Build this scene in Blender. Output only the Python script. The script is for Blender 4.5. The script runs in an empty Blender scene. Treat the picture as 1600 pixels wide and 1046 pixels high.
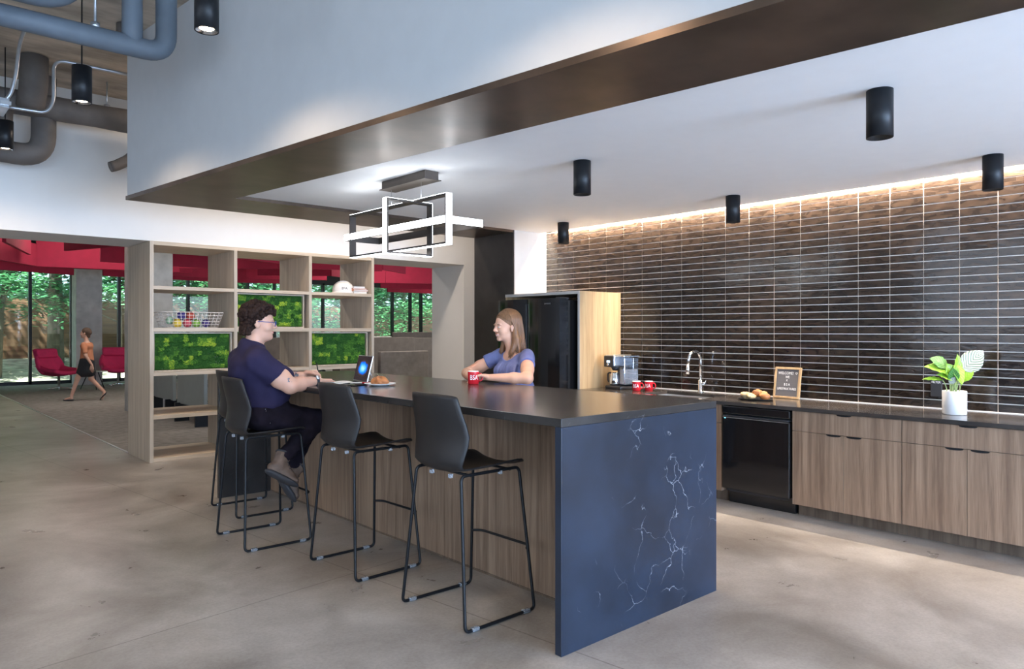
import bpy, bmesh, math, random
import numpy as np
from mathutils import Vector, Matrix, Euler, noise
random.seed(7)
PI = math.pi
S = bpy.context.scene
COL = S.collection

# ------------------------------------------------------------------ camera
cam_d = bpy.data.cameras.new('camera'); cam = bpy.data.objects.new('camera', cam_d); COL.objects.link(cam)
cam.location = (0, 0, 1.46)
cam.rotation_euler = (PI/2, 0, -math.radians(42.0))
cam_d.sensor_width = 36; cam_d.lens = 36*1135/1600
cam_d.shift_y = -6/1600
cam_d.clip_end = 300
S.camera = cam
S.view_settings.view_transform = 'Standard'; S.view_settings.look = 'None'
S.view_settings.gamma = 1; S.view_settings.use_curve_mapping = False
S.view_settings.exposure = 0.83

# ------------------------------------------------------------------ sky, sun, daylight
w = bpy.data.worlds.new('sky'); S.world = w; w.use_nodes = True
nt = w.node_tree; bg = nt.nodes['Background']
sky = nt.nodes.new('ShaderNodeTexSky'); sky.sky_type = 'HOSEK_WILKIE'; sky.turbidity = 3.0
sky.sun_direction = (-0.5, -0.35, 0.8)
mixw = nt.nodes.new('ShaderNodeMixRGB'); mixw.inputs[0].default_value = 0.55; mixw.inputs[2].default_value = (0.75, 0.88, 1.0, 1)
nt.links.new(sky.outputs[0], mixw.inputs[1]); nt.links.new(mixw.outputs[0], bg.inputs[0])
bg.inputs[1].default_value = 2.8

def lamp(name, kind, loc, rot, power, color, parent=None, **kw):
    d = bpy.data.lights.new(name, kind); d.energy = power; d.color = color
    for k, v in kw.items(): setattr(d, k, v)
    o = bpy.data.objects.new(name, d); COL.objects.link(o); o.location = loc; o.rotation_euler = rot
    if parent: o.parent = parent
    return o
WARM = (1.0, 0.74, 0.50); SOFTW = (1.0, 0.86, 0.72); COOL = (0.50, 0.68, 1.0)
sun = lamp('sun', 'SUN', (0, 0, 20), (0, 0, 0), 15.0, (1, 0.95, 0.86), angle=0.02)
sun.rotation_euler = Vector((0.5, 0.35, -0.8)).to_track_quat('-Z', 'Y').to_euler()
# daylight through the windows of the wall behind the camera
for x, pw in ((-2.2, 150), (0.9, 170), (4.0, 330)):
    lamp('window_daylight', 'AREA', (x, -4.8, 1.35), (PI/2, 0, 0), pw, COOL, shape='RECTANGLE', size=2.4, size_y=1.8)
# added area lamps for cool daylight from the left; that wall is solid
for y in (0.5, 4.0):
    lamp('window_daylight', 'AREA', (-3.8, y, 2.1), (PI/2, 0, -PI/2), 34, (0.70, 0.82, 1.0), shape='RECTANGLE', size=2.8, size_y=2.4)
# led strip in the ceiling slot over the tiles
lamp('cove_light', 'AREA', (6.065, 0.7, 2.665), (0, math.radians(-16), 0), 300, (1.0, 0.84, 0.67), shape='RECTANGLE', size=0.03, size_y=10.8)
# linear lights above the baffles of the lounge
for x, y, p in ((3.5, 11.2, 70), (3.5, 16, 120), (8.5, 11.2, 190), (9.5, 16.5, 190), (15, 13.5, 100), (15.5, 19, 90)):
    lamp('lounge_light', 'AREA', (x, y, 3.9), (0, 0, 0), p*0.36, (1, 0.93, 0.85), shape='RECTANGLE', size=2.5, size_y=0.4)
lamp('corridor_light', 'AREA', (4.5, 7.7, 3.9), (0, 0, 0), 48, (1, 0.84, 0.70), shape='RECTANGLE', size=4.0, size_y=0.3)

# ------------------------------------------------------------------ materials
def mat(name, color, rough=0.5, metal=0.0, var=0.06, scale=8.0, bump=0.0, bscale=40.0, coat=0.0, stretch=(1, 1, 1), spec=None, emit=None, estr=0, trans=0.0, sub=0.0):
    m = bpy.data.materials.new(name); m.use_nodes = True
    n = m.node_tree.nodes; l = m.node_tree.links; b = n['Principled BSDF']
    tc = n.new('ShaderNodeTexCoord'); mp = n.new('ShaderNodeMapping'); mp.inputs['Scale'].default_value = stretch
    l.new(tc.outputs['Object'], mp.inputs[0])
    nz = n.new('ShaderNodeTexNoise'); nz.inputs['Scale'].default_value = scale; nz.inputs['Detail'].default_value = 4
    l.new(mp.outputs[0], nz.inputs[0])
    cr = n.new('ShaderNodeValToRGB')
    c = color
    cr.color_ramp.elements[0].position = 0.3; cr.color_ramp.elements[1].position = 0.7
    cr.color_ramp.elements[0].color = tuple(max(0, v*(1-var)) for v in c)+(1,)
    cr.color_ramp.elements[1].color = tuple(min(1, v*(1+var)) for v in c)+(1,)
    l.new(nz.outputs[0], cr.inputs[0]); l.new(cr.outputs[0], b.inputs['Base Color'])
    b.inputs['Roughness'].default_value = rough; b.inputs['Metallic'].default_value = metal
    if coat: b.inputs['Coat Weight'].default_value = coat; b.inputs['Coat Roughness'].default_value = 0.08
    if spec is not None: b.inputs['Specular IOR Level'].default_value = spec
    if trans: b.inputs['Transmission Weight'].default_value = trans
    if sub:
        b.inputs['Subsurface Weight'].default_value = sub; b.inputs['Subsurface Radius'].default_value = (0.02, 0.008, 0.005); b.inputs['Subsurface Scale'].default_value = 0.4
    if emit:
        b.inputs['Emission Color'].default_value = emit+(1,); b.inputs['Emission Strength'].default_value = estr
    if bump:
        n2 = n.new('ShaderNodeTexNoise'); n2.inputs['Scale'].default_value = bscale; n2.inputs['Detail'].default_value = 3
        l.new(mp.outputs[0], n2.inputs[0])
        bp = n.new('ShaderNodeBump'); bp.inputs['Strength'].default_value = bump; bp.inputs['Distance'].default_value = 0.01
        l.new(n2.outputs[0], bp.inputs['Height']); l.new(bp.outputs[0], b.inputs['Normal'])
    return m

def wood(name, dark, light, rough=0.45, axis='Z', scale=1.0):
    m = bpy.data.materials.new(name); m.use_nodes = True
    n = m.node_tree.nodes; l = m.node_tree.links; b = n['Principled BSDF']
    tc = n.new('ShaderNodeTexCoord'); mp = n.new('ShaderNodeMapping')
    st = {'Z': (22, 22, 0.9), 'X': (0.9, 22, 22), 'Y': (22, 0.9, 22)}[axis]
    mp.inputs['Scale'].default_value = tuple(v*scale for v in st)
    l.new(tc.outputs['Object'], mp.inputs[0])
    a = n.new('ShaderNodeTexNoise'); a.inputs['Scale'].default_value = 1.0; a.inputs['Detail'].default_value = 5; a.inputs['Distortion'].default_value = 0.9
    l.new(mp.outputs[0], a.inputs[0])
    f = n.new('ShaderNodeTexNoise'); f.inputs['Scale'].default_value = 9; f.inputs['Detail'].default_value = 3
    l.new(mp.outputs[0], f.inputs[0])
    mx = n.new('ShaderNodeMath'); mx.operation = 'MULTIPLY_ADD'; mx.inputs[1].default_value = 0.35
    l.new(f.outputs[0], mx.inputs[0]); l.new(a.outputs[0], mx.inputs[2])
    cr = n.new('ShaderNodeValToRGB'); e = cr.color_ramp.elements
    e[0].position = 0.48; e[0].color = dark+(1,); e[1].position = 0.88; e[1].color = light+(1,)
    l.new(mx.outputs[0], cr.inputs[0]); l.new(cr.outputs[0], b.inputs['Base Color'])
    b.inputs['Roughness'].default_value = rough
    return m

def floor_mat():
    m = bpy.data.materials.new('polished_concrete'); m.use_nodes = True
    n = m.node_tree.nodes; l = m.node_tree.links; b = n['Principled BSDF']
    tc = n.new('ShaderNodeTexCoord')
    def nz(s, d, dist=0.0, off=(0, 0, 0), st=(1, 1, 1)):
        mp = n.new('ShaderNodeMapping'); mp.inputs['Location'].default_value = off; mp.inputs['Scale'].default_value = st
        l.new(tc.outputs['Object'], mp.inputs[0])
        t = n.new('ShaderNodeTexNoise'); t.inputs['Scale'].default_value = s; t.inputs['Detail'].default_value = d; t.inputs['Distortion'].default_value = dist; t.inputs['Roughness'].default_value = 0.62
        l.new(mp.outputs[0], t.inputs[0]); return t.outputs[0]
    big = nz(0.9, 6, 0.6); mid = nz(3.2, 9, 0.35, (3, 1, 0)); fine = nz(60, 4, 0, (1, 7, 0))
    def ramp(src, p0, c0, p1, c1):
        r = n.new('ShaderNodeValToRGB'); e = r.color_ramp.elements
        e[0].position = p0; e[0].color = c0+(1,); e[1].position = p1; e[1].color = c1+(1,); l.new(src, r.inputs[0]); return r.outputs[0]
    def mul(a, bb, fac=1.0, mode='MULTIPLY'):
        x = n.new('ShaderNodeMixRGB'); x.blend_type = mode; x.inputs[0].default_value = fac; l.new(a, x.inputs[1]); l.new(bb, x.inputs[2]); return x.outputs[0]
    base = ramp(big, 0.34, (0.235, 0.212, 0.190), 0.66, (0.47, 0.45, 0.425))
    c = mul(base, ramp(mid, 0.30, (0.78, 0.765, 0.75), 0.66, (1.04, 1.035, 1.03)))
    c = mul(c, ramp(fine, 0.35, (0.86, 0.85, 0.84), 0.6, (1, 1, 1)))
    # dark aggregate specks
    vo = n.new('ShaderNodeTexVoronoi'); vo.inputs['Scale'].default_value = 7; l.new(tc.outputs['Object'], vo.inputs['Vector'])
    c = mul(c, ramp(vo.outputs['Distance'], 0.02, (0.86, 0.85, 0.84), 0.05, (1, 1, 1)))
    # saw-cut joints
    def joint(nx, ny, off):
        v = n.new('ShaderNodeVectorMath'); v.operation = 'DOT_PRODUCT'; v.inputs[1].default_value = (nx, ny, 0)
        l.new(tc.outputs['Object'], v.inputs[0])
        a = n.new('ShaderNodeMath'); a.operation = 'SUBTRACT'; a.inputs[1].default_value = off; l.new(v.outputs['Value'], a.inputs[0])
        d = n.new('ShaderNodeMath'); d.operation = 'PINGPONG'; d.inputs[1].default_value = 1.9; l.new(a.outputs[0], d.inputs[0])
        return ramp(d.outputs[0], 0.0022, (0.28, 0.26, 0.24), 0.0042, (1, 1, 1))
    al = math.atan(0.116); ca, sa = math.cos(al), math.sin(al)
    o1 = 2.036*ca+5.6*sa; o2 = -1.941*sa+3.855*ca
    c = mul(c, joint(ca, sa, o1)); c = mul(c, joint(-sa, ca, o2))
    l.new(c, b.inputs['Base Color'])
    rr = n.new('ShaderNodeMapRange'); rr.inputs['To Min'].default_value = 0.24; rr.inputs['To Max'].default_value = 0.34
    l.new(mid, rr.inputs['Value']); l.new(rr.outputs[0], b.inputs['Roughness'])
    return m

def stone_mat(name, rough, vein, dark=(0.018, 0.019, 0.022)):
    m = bpy.data.materials.new(name); m.use_nodes = True
    n = m.node_tree.nodes; l = m.node_tree.links; b = n['Principled BSDF']
    tc = n.new('ShaderNodeTexCoord')
    ds = n.new('ShaderNodeTexNoise'); ds.inputs['Scale'].default_value = 5; ds.inputs['Detail'].default_value = 5; l.new(tc.outputs['Object'], ds.inputs[0])
    av = n.new('ShaderNodeVectorMath'); av.operation = 'MULTIPLY_ADD'; av.inputs[1].default_value = (0.28, 0.28, 0.28)
    l.new(ds.outputs['Color'], av.inputs[0]); l.new(tc.outputs['Object'], av.inputs[2])
    vo = n.new('ShaderNodeTexVoronoi'); vo.feature = 'DISTANCE_TO_EDGE'; vo.inputs['Scale'].default_value = 5.0; l.new(av.outputs[0], vo.inputs['Vector'])
    r = n.new('ShaderNodeValToRGB'); r.color_ramp.elements[0].position = 0.0; r.color_ramp.elements[0].color = (1, 1, 1, 1); r.color_ramp.elements[1].position = 0.0065; r.color_ramp.elements[1].color = (0, 0, 0, 1)
    l.new(vo.outputs['Distance'], r.inputs[0])
    mk = n.new('ShaderNodeTexNoise'); mk.inputs['Scale'].default_value = 1.7; mk.inputs['Detail'].default_value = 4; mk.inputs['Roughness'].default_value = 0.7; l.new(tc.outputs['Object'], mk.inputs[0])
    r2 = n.new('ShaderNodeValToRGB'); r2.color_ramp.elements[0].position = 0.55; r2.color_ramp.elements[1].position = 0.66; l.new(mk.outputs[0], r2.inputs[0])
    mu = n.new('ShaderNodeMath'); mu.operation = 'MULTIPLY'; l.new(r.outputs[0], mu.inputs[0]); l.new(r2.outputs[0], mu.inputs[1])
    mu2 = n.new('ShaderNodeMath'); mu2.operation = 'MULTIPLY'; mu2.inputs[1].default_value = vein; l.new(mu.outputs[0], mu2.inputs[0])
    cl = n.new('ShaderNodeTexNoise'); cl.inputs['Scale'].default_value = 2.5; cl.inputs['Detail'].default_value = 6; l.new(tc.outputs['Object'], cl.inputs[0])
    r3 = n.new('ShaderNodeValToRGB'); r3.color_ramp.elements[0].position = 0.35; r3.color_ramp.elements[0].color = dark+(1,)
    r3.color_ramp.elements[1].position = 0.75; r3.color_ramp.elements[1].color = tuple(v*2.2 for v in dark)+(1,); l.new(cl.outputs[0], r3.inputs[0])
    mx = n.new('ShaderNodeMixRGB'); mx.inputs[2].default_value = (0.62, 0.66, 0.72, 1); l.new(mu2.outputs[0], mx.inputs[0]); l.new(r3.outputs[0], mx.inputs[1])
    l.new(mx.outputs[0], b.inputs['Base Color']); b.inputs['Roughness'].default_value = rough
    return m

def tile_mat():
    m = bpy.data.materials.new('black_glazed_tile'); m.use_nodes = True
    n = m.node_tree.nodes; l = m.node_tree.links; b = n['Principled BSDF']
    g = n.new('ShaderNodeNewGeometry'); tc = n.new('ShaderNodeTexCoord')
    mp = n.new('ShaderNodeMapping'); mp.inputs['Scale'].default_value = (1, 9, 34); l.new(tc.outputs['Object'], mp.inputs[0])
    off = n.new('ShaderNodeVectorMath'); off.operation = 'ADD'; l.new(mp.outputs[0], off.inputs[0])
    sc = n.new('ShaderNodeMath'); sc.operation = 'MULTIPLY'; sc.inputs[1].default_value = 60; l.new(g.outputs['Random Per Island'], sc.inputs[0]); l.new(sc.outputs[0], off.inputs[1])
    nz = n.new('ShaderNodeTexNoise'); nz.inputs['Scale'].default_value = 1; nz.inputs['Detail'].default_value = 4; nz.inputs['Distortion'].default_value = 0.8; l.new(off.outputs[0], nz.inputs[0])
    cr = n.new('ShaderNodeValToRGB'); e = cr.color_ramp.elements
    e[0].position = 0.35; e[0].color = (0.013, 0.009, 0.007, 1); e[1].position = 0.75; e[1].color = (0.040, 0.027, 0.019, 1)
    l.new(nz.outputs[0], cr.inputs[0])
    v = n.new('ShaderNodeMapRange'); v.inputs['To Min'].default_value = 0.8; v.inputs['To Max'].default_value = 1.15; l.new(g.outputs['Random Per Island'], v.inputs['Value'])
    mx = n.new('ShaderNodeMixRGB'); mx.blend_type = 'MULTIPLY'; mx.inputs[0].default_value = 1; l.new(cr.outputs[0], mx.inputs[1]); l.new(v.outputs[0], mx.inputs[2])
    l.new(mx.outputs[0], b.inputs['Base Color'])
    b.inputs['Roughness'].default_value = 0.12
    bp = n.new('ShaderNodeBump'); bp.inputs['Strength'].default_value = 0.32; bp.inputs['Distance'].default_value = 0.004
    l.new(nz.outputs[0], bp.inputs['Height']); l.new(bp.outputs[0], b.inputs['Normal'])
    return m

def glass_mat(name='window_glass', tint=(0.86, 0.97, 0.95), refl=0.06):
    m = bpy.data.materials.new(name); m.use_nodes = True
    n = m.node_tree.nodes; l = m.node_tree.links; n.remove(n['Principled BSDF'])
    t = n.new('ShaderNodeBsdfTransparent'); t.inputs[0].default_value = tint+(1,)
    gl = n.new('ShaderNodeBsdfGlossy'); gl.inputs['Roughness'].default_value = 0.02
    tc = n.new('ShaderNodeTexCoord'); nz = n.new('ShaderNodeTexNoise'); nz.inputs['Scale'].default_value = 2; l.new(tc.outputs['Object'], nz.inputs[0])
    mr = n.new('ShaderNodeMapRange'); mr.inputs['To Min'].default_value = refl*0.9; mr.inputs['To Max'].default_value = refl*1.1; l.new(nz.outputs[0], mr.inputs['Value'])
    mx = n.new('ShaderNodeMixShader'); l.new(mr.outputs[0], mx.inputs[0]); l.new(t.outputs[0], mx.inputs[1]); l.new(gl.outputs[0], mx.inputs[2])
    l.new(mx.outputs[0], n['Material Output'].inputs[0]); return m

def leaf_mat(name, c1, c2):
    m = bpy.data.materials.new(name); m.use_nodes = True
    n = m.node_tree.nodes; l = m.node_tree.links; b = n['Principled BSDF']
    g = n.new('ShaderNodeNewGeometry'); cr = n.new('ShaderNodeValToRGB')
    cr.color_ramp.elements[0].color = c1+(1,); cr.color_ramp.elements[1].color = c2+(1,)
    l.new(g.outputs['Random Per Island'], cr.inputs[0]); l.new(cr.outputs[0], b.inputs['Base Color'])
    b.inputs['Roughness'].default_value = 0.4
    tr = n.new('ShaderNodeBsdfTranslucent'); l.new(cr.outputs[0], tr.inputs[0])
    mx = n.new('ShaderNodeMixShader'); mx.inputs[0].default_value = 0.35; l.new(b.outputs[0], mx.inputs[1]); l.new(tr.outputs[0], mx.inputs[2])
    l.new(mx.outputs[0], n['Material Output'].inputs[0]); return m

M = dict(
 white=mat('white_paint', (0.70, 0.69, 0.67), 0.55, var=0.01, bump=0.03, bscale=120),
 fascia=mat('pale_grey_paint', (0.50, 0.51, 0.52), 0.5, var=0.02, bump=0.03, bscale=120),  # wall white greyed to paint in the dimmer light on the fascia
 ceil=mat('ceiling_paint', (0.86, 0.86, 0.87), 0.6, var=0.01),
 jamb=mat('beige_paint', (0.50, 0.46, 0.42), 0.6, var=0.02),
 floor=floor_mat(),
 carpet=mat('carpet', (0.25, 0.225, 0.205), 0.95, var=0.25, scale=9, bump=0.4, bscale=300),
 conc=mat('board_marked_concrete', (0.42, 0.355, 0.285), 0.8, var=0.38, scale=2.2, bump=0.25, bscale=18, stretch=(1, 2.4, 1)),
 colconc=mat('column_concrete', (0.48, 0.47, 0.45), 0.75, var=0.15, scale=5, bump=0.1),
 steel=mat('bronze_steel_plate', (0.105, 0.074, 0.055), 0.36, metal=0.7, var=0.35, scale=3, stretch=(1, 1, 1)),
 blackplate=mat('black_steel_plate', (0.045, 0.04, 0.038), 0.45, metal=0.5, var=0.25, scale=4),
 tile=tile_mat(), grout=mat('grout', (0.78, 0.70, 0.63), 0.8, var=0.05),
 top=stone_mat('black_veined_quartz', 0.20, 0.34, (0.021, 0.020, 0.020)), fall=stone_mat('black_veined_quartz_face', 0.32, 0.8, (0.010, 0.0165, 0.030)),  # end face copy: blue daylight reflection tinted into the same stone
 ctop=stone_mat('brown_black_quartz', 0.14, 0.2, (0.035, 0.03, 0.027)),
 walnut=wood('walnut_laminate', (0.165, 0.103, 0.066), (0.335, 0.230, 0.155)),
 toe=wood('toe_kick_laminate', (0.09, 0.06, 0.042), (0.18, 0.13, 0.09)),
 oak=wood('light_oak', (0.44, 0.36, 0.27), (0.62, 0.53, 0.42), 0.4),
 oakx=wood('light_oak_board', (0.46, 0.37, 0.27), (0.66, 0.54, 0.41), 0.4, 'X'),
 honey=wood('honey_oak', (0.37, 0.235, 0.115), (0.53, 0.37, 0.205), 0.42),
 black=mat('matt_black_metal', (0.008, 0.009, 0.011), 0.42, spec=0.3, var=0.1),
 shell=mat('charcoal_plastic', (0.021, 0.019, 0.019), 0.45, spec=0.35, var=0.05, bump=0.02, bscale=200),
 gloss=mat('gloss_black', (0.008, 0.008, 0.009), 0.06, var=0.1, coat=0.5),
 fridge=mat('black_stainless', (0.075, 0.072, 0.075), 0.12, metal=0.9, var=0.15, scale=2),
 dk=mat('dark_grey_plastic', (0.03, 0.03, 0.033), 0.4),
 chrome=mat('chrome', (0.82, 0.83, 0.85), 0.12, metal=1, var=0.03),
 alum=mat('brushed_aluminium', (0.62, 0.63, 0.65), 0.3, metal=0.9, var=0.06),
 galv=mat('galvanised_conduit', (0.50, 0.53, 0.57), 0.32, metal=0.85, var=0.15),
 pipe=mat('grey_pipe_insulation', (0.105, 0.128, 0.155), 0.62, var=0.2, scale=4, bump=0.2, bscale=14),
 pipeb=mat('brown_pipe_insulation', (0.115, 0.10, 0.09), 0.7, var=0.28, scale=4, bump=0.3, bscale=12),
 tank=glass_mat('tank_plastic', (0.78, 0.80, 0.84), 0.12), clear=mat('clear_plastic', (0.8, 0.84, 0.9), 0.15, var=0.02, trans=0.75),
 led=mat('lit_led_diffuser', (0.9, 0.95, 1), 0.4, emit=(0.93, 0.97, 1.0), estr=5.0, var=0.01),
 bulb=mat('lit_lamp_lens', (1, 0.9, 0.75), 0.4, emit=(1.0, 0.82, 0.58), estr=14, var=0.01),
 bronze=mat('brushed_bronze', (0.10, 0.083, 0.072), 0.4, metal=0.7, var=0.12),
 red=mat('crimson_felt', (0.28, 0.006, 0.032), 0.85, var=0.08, bump=0.1, bscale=120),
 redc=mat('raspberry_wool', (0.60, 0.022, 0.11), 0.8, var=0.08, bump=0.15, bscale=150),
 mugred=mat('red_ceramic', (0.60, 0.018, 0.03), 0.18, var=0.03), mugw=mat('white_ceramic', (0.85, 0.84, 0.82), 0.2, var=0.02),
 ink=mat('white_print', (0.88, 0.88, 0.88), 0.5, var=0.01),
 felt=mat('grey_letter_felt', (0.115, 0.11, 0.115), 0.9, var=0.1, scale=1, stretch=(1, 1, 200)),
 screenf=mat('taupe_screen_fabric', (0.12, 0.10, 0.088), 0.95, var=0.15, bump=0.2, bscale=200),
 screenl=mat('light_taupe_fabric', (0.27, 0.235, 0.21), 0.95, var=0.18, bump=0.2, bscale=200), grey=mat('grey_laminate', (0.30, 0.32, 0.30), 0.6, var=0.04),
 paper=mat('paper', (0.78, 0.76, 0.72), 0.7, var=0.03),
 glass=glass_mat(), mull=mat('dark_window_frame', (0.02, 0.022, 0.025), 0.4, metal=0.4),
 fence=wood('cedar_fence', (0.13, 0.060, 0.034), (0.27, 0.135, 0.078), 0.75, 'X', 0.4),
 bark=mat('bark', (0.16, 0.13, 0.10), 0.9, var=0.35, bump=0.5, bscale=30, stretch=(1, 1, 0.3)),
 mulch=mat('garden_mulch', (0.42, 0.37, 0.30), 0.95, var=0.5, scale=3, bump=0.6, bscale=30),
 lawn=mat('lawn', (0.20, 0.30, 0.11), 0.9, var=0.4, scale=12, bump=0.5, bscale=60),
 leafA=leaf_mat('tree_leaf', (0.04, 0.17, 0.07), (0.20, 0.46, 0.22)),
 leafB=leaf_mat('dark_tree_leaf', (0.025, 0.12, 0.06), (0.11, 0.32, 0.16)),
 skin=mat('skin', (0.62, 0.35, 0.25), 0.5, var=0.05, sub=0.15), skin2=mat('fair_skin', (0.64, 0.36, 0.25), 0.5, var=0.05, sub=0.15),
 lip=mat('lip', (0.50, 0.17, 0.15), 0.4), eye=mat('eye_white', (0.8, 0.78, 0.75), 0.2, var=0.01), iris=mat('iris', (0.04, 0.03, 0.025), 0.2),
 tattoo=mat('tattoo_ink', (0.16, 0.17, 0.20), 0.5, var=0.9, scale=70), brow=mat('eyebrow', (0.10, 0.06, 0.04), 0.8), teeth=mat('teeth', (0.85, 0.82, 0.78), 0.3, var=0.01),
 brow2=mat('light_eyebrow', (0.25, 0.13, 0.08), 0.8), hairA=mat('dark_brown_curls', (0.022, 0.010, 0.007), 0.75, var=0.5, scale=60, spec=0.2), hairB=mat('light_brown_hair', (0.20, 0.095, 0.042), 0.45, var=0.22, scale=30, stretch=(4, 4, 0.5)),
 navy=mat('navy_jersey', (0.020, 0.0165, 0.047), 0.85, spec=0.2, var=0.12, bump=0.25, bscale=9), jeans=mat('dark_jeans', (0.010, 0.007, 0.012), 0.9, spec=0.15, var=0.4, scale=14, bump=0.35, bscale=12),
 suede=mat('grey_brown_leather', (0.13, 0.085, 0.062), 0.7, var=0.25, scale=20, bump=0.2, bscale=60), sole=mat('dark_rubber', (0.035, 0.035, 0.04), 0.7),
 blouse=mat('periwinkle_blouse', (0.115, 0.140, 0.315), 0.5, var=0.28, scale=9, bump=0.2, bscale=16),
 slack=mat('dark_trousers', (0.02, 0.02, 0.03), 0.8), coral=mat('terracotta_top', (0.52, 0.20, 0.10), 0.8, var=0.12), skirt=mat('black_skirt', (0.015, 0.015, 0.018), 0.8),
 pot=mat('white_planter', (0.74, 0.73, 0.72), 0.35, var=0.01), soil=mat('potting_soil', (0.05, 0.035, 0.025), 0.95, var=0.4, bump=0.5),
 bun=mat('baked_bun', (0.42, 0.16, 0.05), 0.45, var=0.35, scale=25, bump=0.3, bscale=40), pastry=mat('golden_pastry', (0.52, 0.28, 0.10), 0.5, var=0.3, scale=30, bump=0.5, bscale=60), 
 glaze=mat('sugar_dusted_pastry', (0.58, 0.42, 0.22), 0.5, var=0.3, scale=35, bump=0.5, bscale=60),
 hat=mat('white_hard_plastic', (0.80, 0.76, 0.72), 0.3, var=0.01), wire=mat('white_wire', (0.80, 0.74, 0.68), 0.4),
 orange=mat('orange_book_cover', (0.60, 0.26, 0.14), 0.6), ltbook=mat('pale_book_cover', (0.66, 0.60, 0.54), 0.6),
)
for k, c in dict(yellow=(0.75, 0.55, 0.06), redball=(0.55, 0.08, 0.05), green=(0.20, 0.42, 0.06), purple=(0.06, 0.035, 0.18), navyb=(0.05, 0.04, 0.22), rball=(0.5, 0.06, 0.09), pale=(0.45, 0.7, 0.45)).items():
    M['ball_'+k] = mat('rubber_'+k, c, 0.45, var=0.12)
# ------------------------------------------------------------------ geometry helpers
class G:
    def __init__(s): s.b = bmesh.new()
    def box(s, x0, x1, y0, y1, z0, z1, bev=0.0, rot=None, mi=0):
        g = bmesh.ops.create_cube(s.b, size=1)['verts']
        c = Vector(((x0+x1)/2, (y0+y1)/2, (z0+z1)/2))
        for v in g: v.co = Vector((v.co.x*(x1-x0), v.co.y*(y1-y0), v.co.z*(z1-z0)))
        if rot is not None:
            for v in g: v.co = rot @ v.co
        for v in g: v.co += c
        fs = set(f for v in g for f in v.link_faces)
        for f in fs: f.material_index = mi
        if bev:
            es = list(set(e for v in g for e in v.link_edges))
            bmesh.ops.bevel(s.b, geom=es, offset=bev, segments=2, affect='EDGES', profile=0.5)
        return s
    def prism(s, pts, z0, z1, mi=0):
        a = [s.b.verts.new((p[0], p[1], z0)) for p in pts]; c = [s.b.verts.new((p[0], p[1], z1)) for p in pts]
        n = len(pts); fs = [s.b.faces.new(a[::-1]), s.b.faces.new(c)]
        for i in range(n): fs.append(s.b.faces.new((a[i], a[(i+1) % n], c[(i+1) % n], c[i])))
        for f in fs: f.material_index = mi
        return s
    def lathe(s, prof, c=(0, 0, 0), n=32, mi=0, smooth=True, M4=None):
        rings = []
        for r, z in prof:
            if r < 1e-6: rings.append([s.b.verts.new((0, 0, z))])
            else: rings.append([s.b.verts.new((r*math.cos(2*PI*i/n), r*math.sin(2*PI*i/n), z)) for i in range(n)])
        for k in range(len(rings)-1):
            A, B = rings[k], rings[k+1]
            for i in range(n):
                j = (i+1) % n
                if len(A) == 1 and len(B) == 1: continue
                if len(A) == 1: f = s.b.faces.new((A[0], B[i], B[j]))
                elif len(B) == 1: f = s.b.faces.new((A[j], A[i], B[0]))
                else: f = s.b.faces.new((A[i], A[j], B[j], B[i]))
                f.material_index = mi; f.smooth = smooth
        for R in rings:
            for v in R:
                if M4 is not None: v.co = M4 @ v.co
                v.co += Vector(c)
        return s
    def tube(s, pts, r, n=10, cap=True, mi=0, closed=False, radii=None):
        pts = [Vector(p) for p in pts]; m = len(pts); rings = []
        up = None
        for i, p in enumerate(pts):
            if closed: t = (pts[(i+1) % m]-pts[i-1])
            else: t = (pts[min(i+1, m-1)]-pts[max(i-1, 0)])
            t.normalize()
            if up is None:
                up = Vector((0, 0, 1)) if abs(t.z) < 0.9 else Vector((1, 0, 0))
            u = up-t*up.dot(t)
            if u.length < 1e-4: u = t.orthogonal()
            u.normalize(); up = u; v = t.cross(u)
            rr = radii[i] if radii else r
            rings.append([s.b.verts.new(p+u*(rr*math.cos(2*PI*k/n))+v*(rr*math.sin(2*PI*k/n))) for k in range(n)])
        for i in range(m if closed else m-1):
            A, B = rings[i], rings[(i+1) % m]
            for k in range(n):
                f = s.b.faces.new((A[k], A[(k+1) % n], B[(k+1) % n], B[k])); f.smooth = True; f.material_index = mi
        if cap and not closed:
            for R, rev in ((rings[0], True), (rings[-1], False)):
                f = s.b.faces.new(R[::-1] if rev else R); f.material_index = mi
        return s
    def ell(s, c, r, rot=None, seg=16, mi=0):
        if not hasattr(r, '__len__'): r = (r, r, r)
        c = Vector(c); nr = max(5, seg//2); V = []
        def add(x, y, z):
            q = Vector((x*r[0], y*r[1], z*r[2]))
            if rot is not None: q = rot @ q
            return s.b.verts.new(q+c)
        for i in range(nr+1):
            a = PI*i/nr
            if i in (0, nr): V.append([add(0, 0, 1 if i == 0 else -1)])
            else: V.append([add(math.sin(a)*math.cos(2*PI*k/seg), math.sin(a)*math.sin(2*PI*k/seg), math.cos(a)) for k in range(seg)])
        for i in range(nr):
            A, B = V[i], V[i+1]
            for k in range(seg):
                j = (k+1) % seg
                f = s.b.faces.new((A[0], B[k], B[j])) if len(A) == 1 else (s.b.faces.new((A[j], A[k], B[0])) if len(B) == 1 else s.b.faces.new((A[k], B[k], B[j], A[j])))
                f.smooth = True; f.material_index = mi
        return s
    def cap(s, p0, r0, p1, r1, seg=12):
        p0 = Vector(p0); p1 = Vector(p1)
        s.ell(p0, r0, seg=seg); s.ell(p1, r1, seg=seg)
        if (p1-p0).length > 1e-4: s.tube([p0, p1], r0, n=seg, radii=[r0, r1])
        return s
    def mesh(s, name='m'):
        me = bpy.data.meshes.new(name); bmesh.ops.recalc_face_normals(s.b, faces=s.b.faces[:]); s.b.to_mesh(me); s.b.free(); return me

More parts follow.
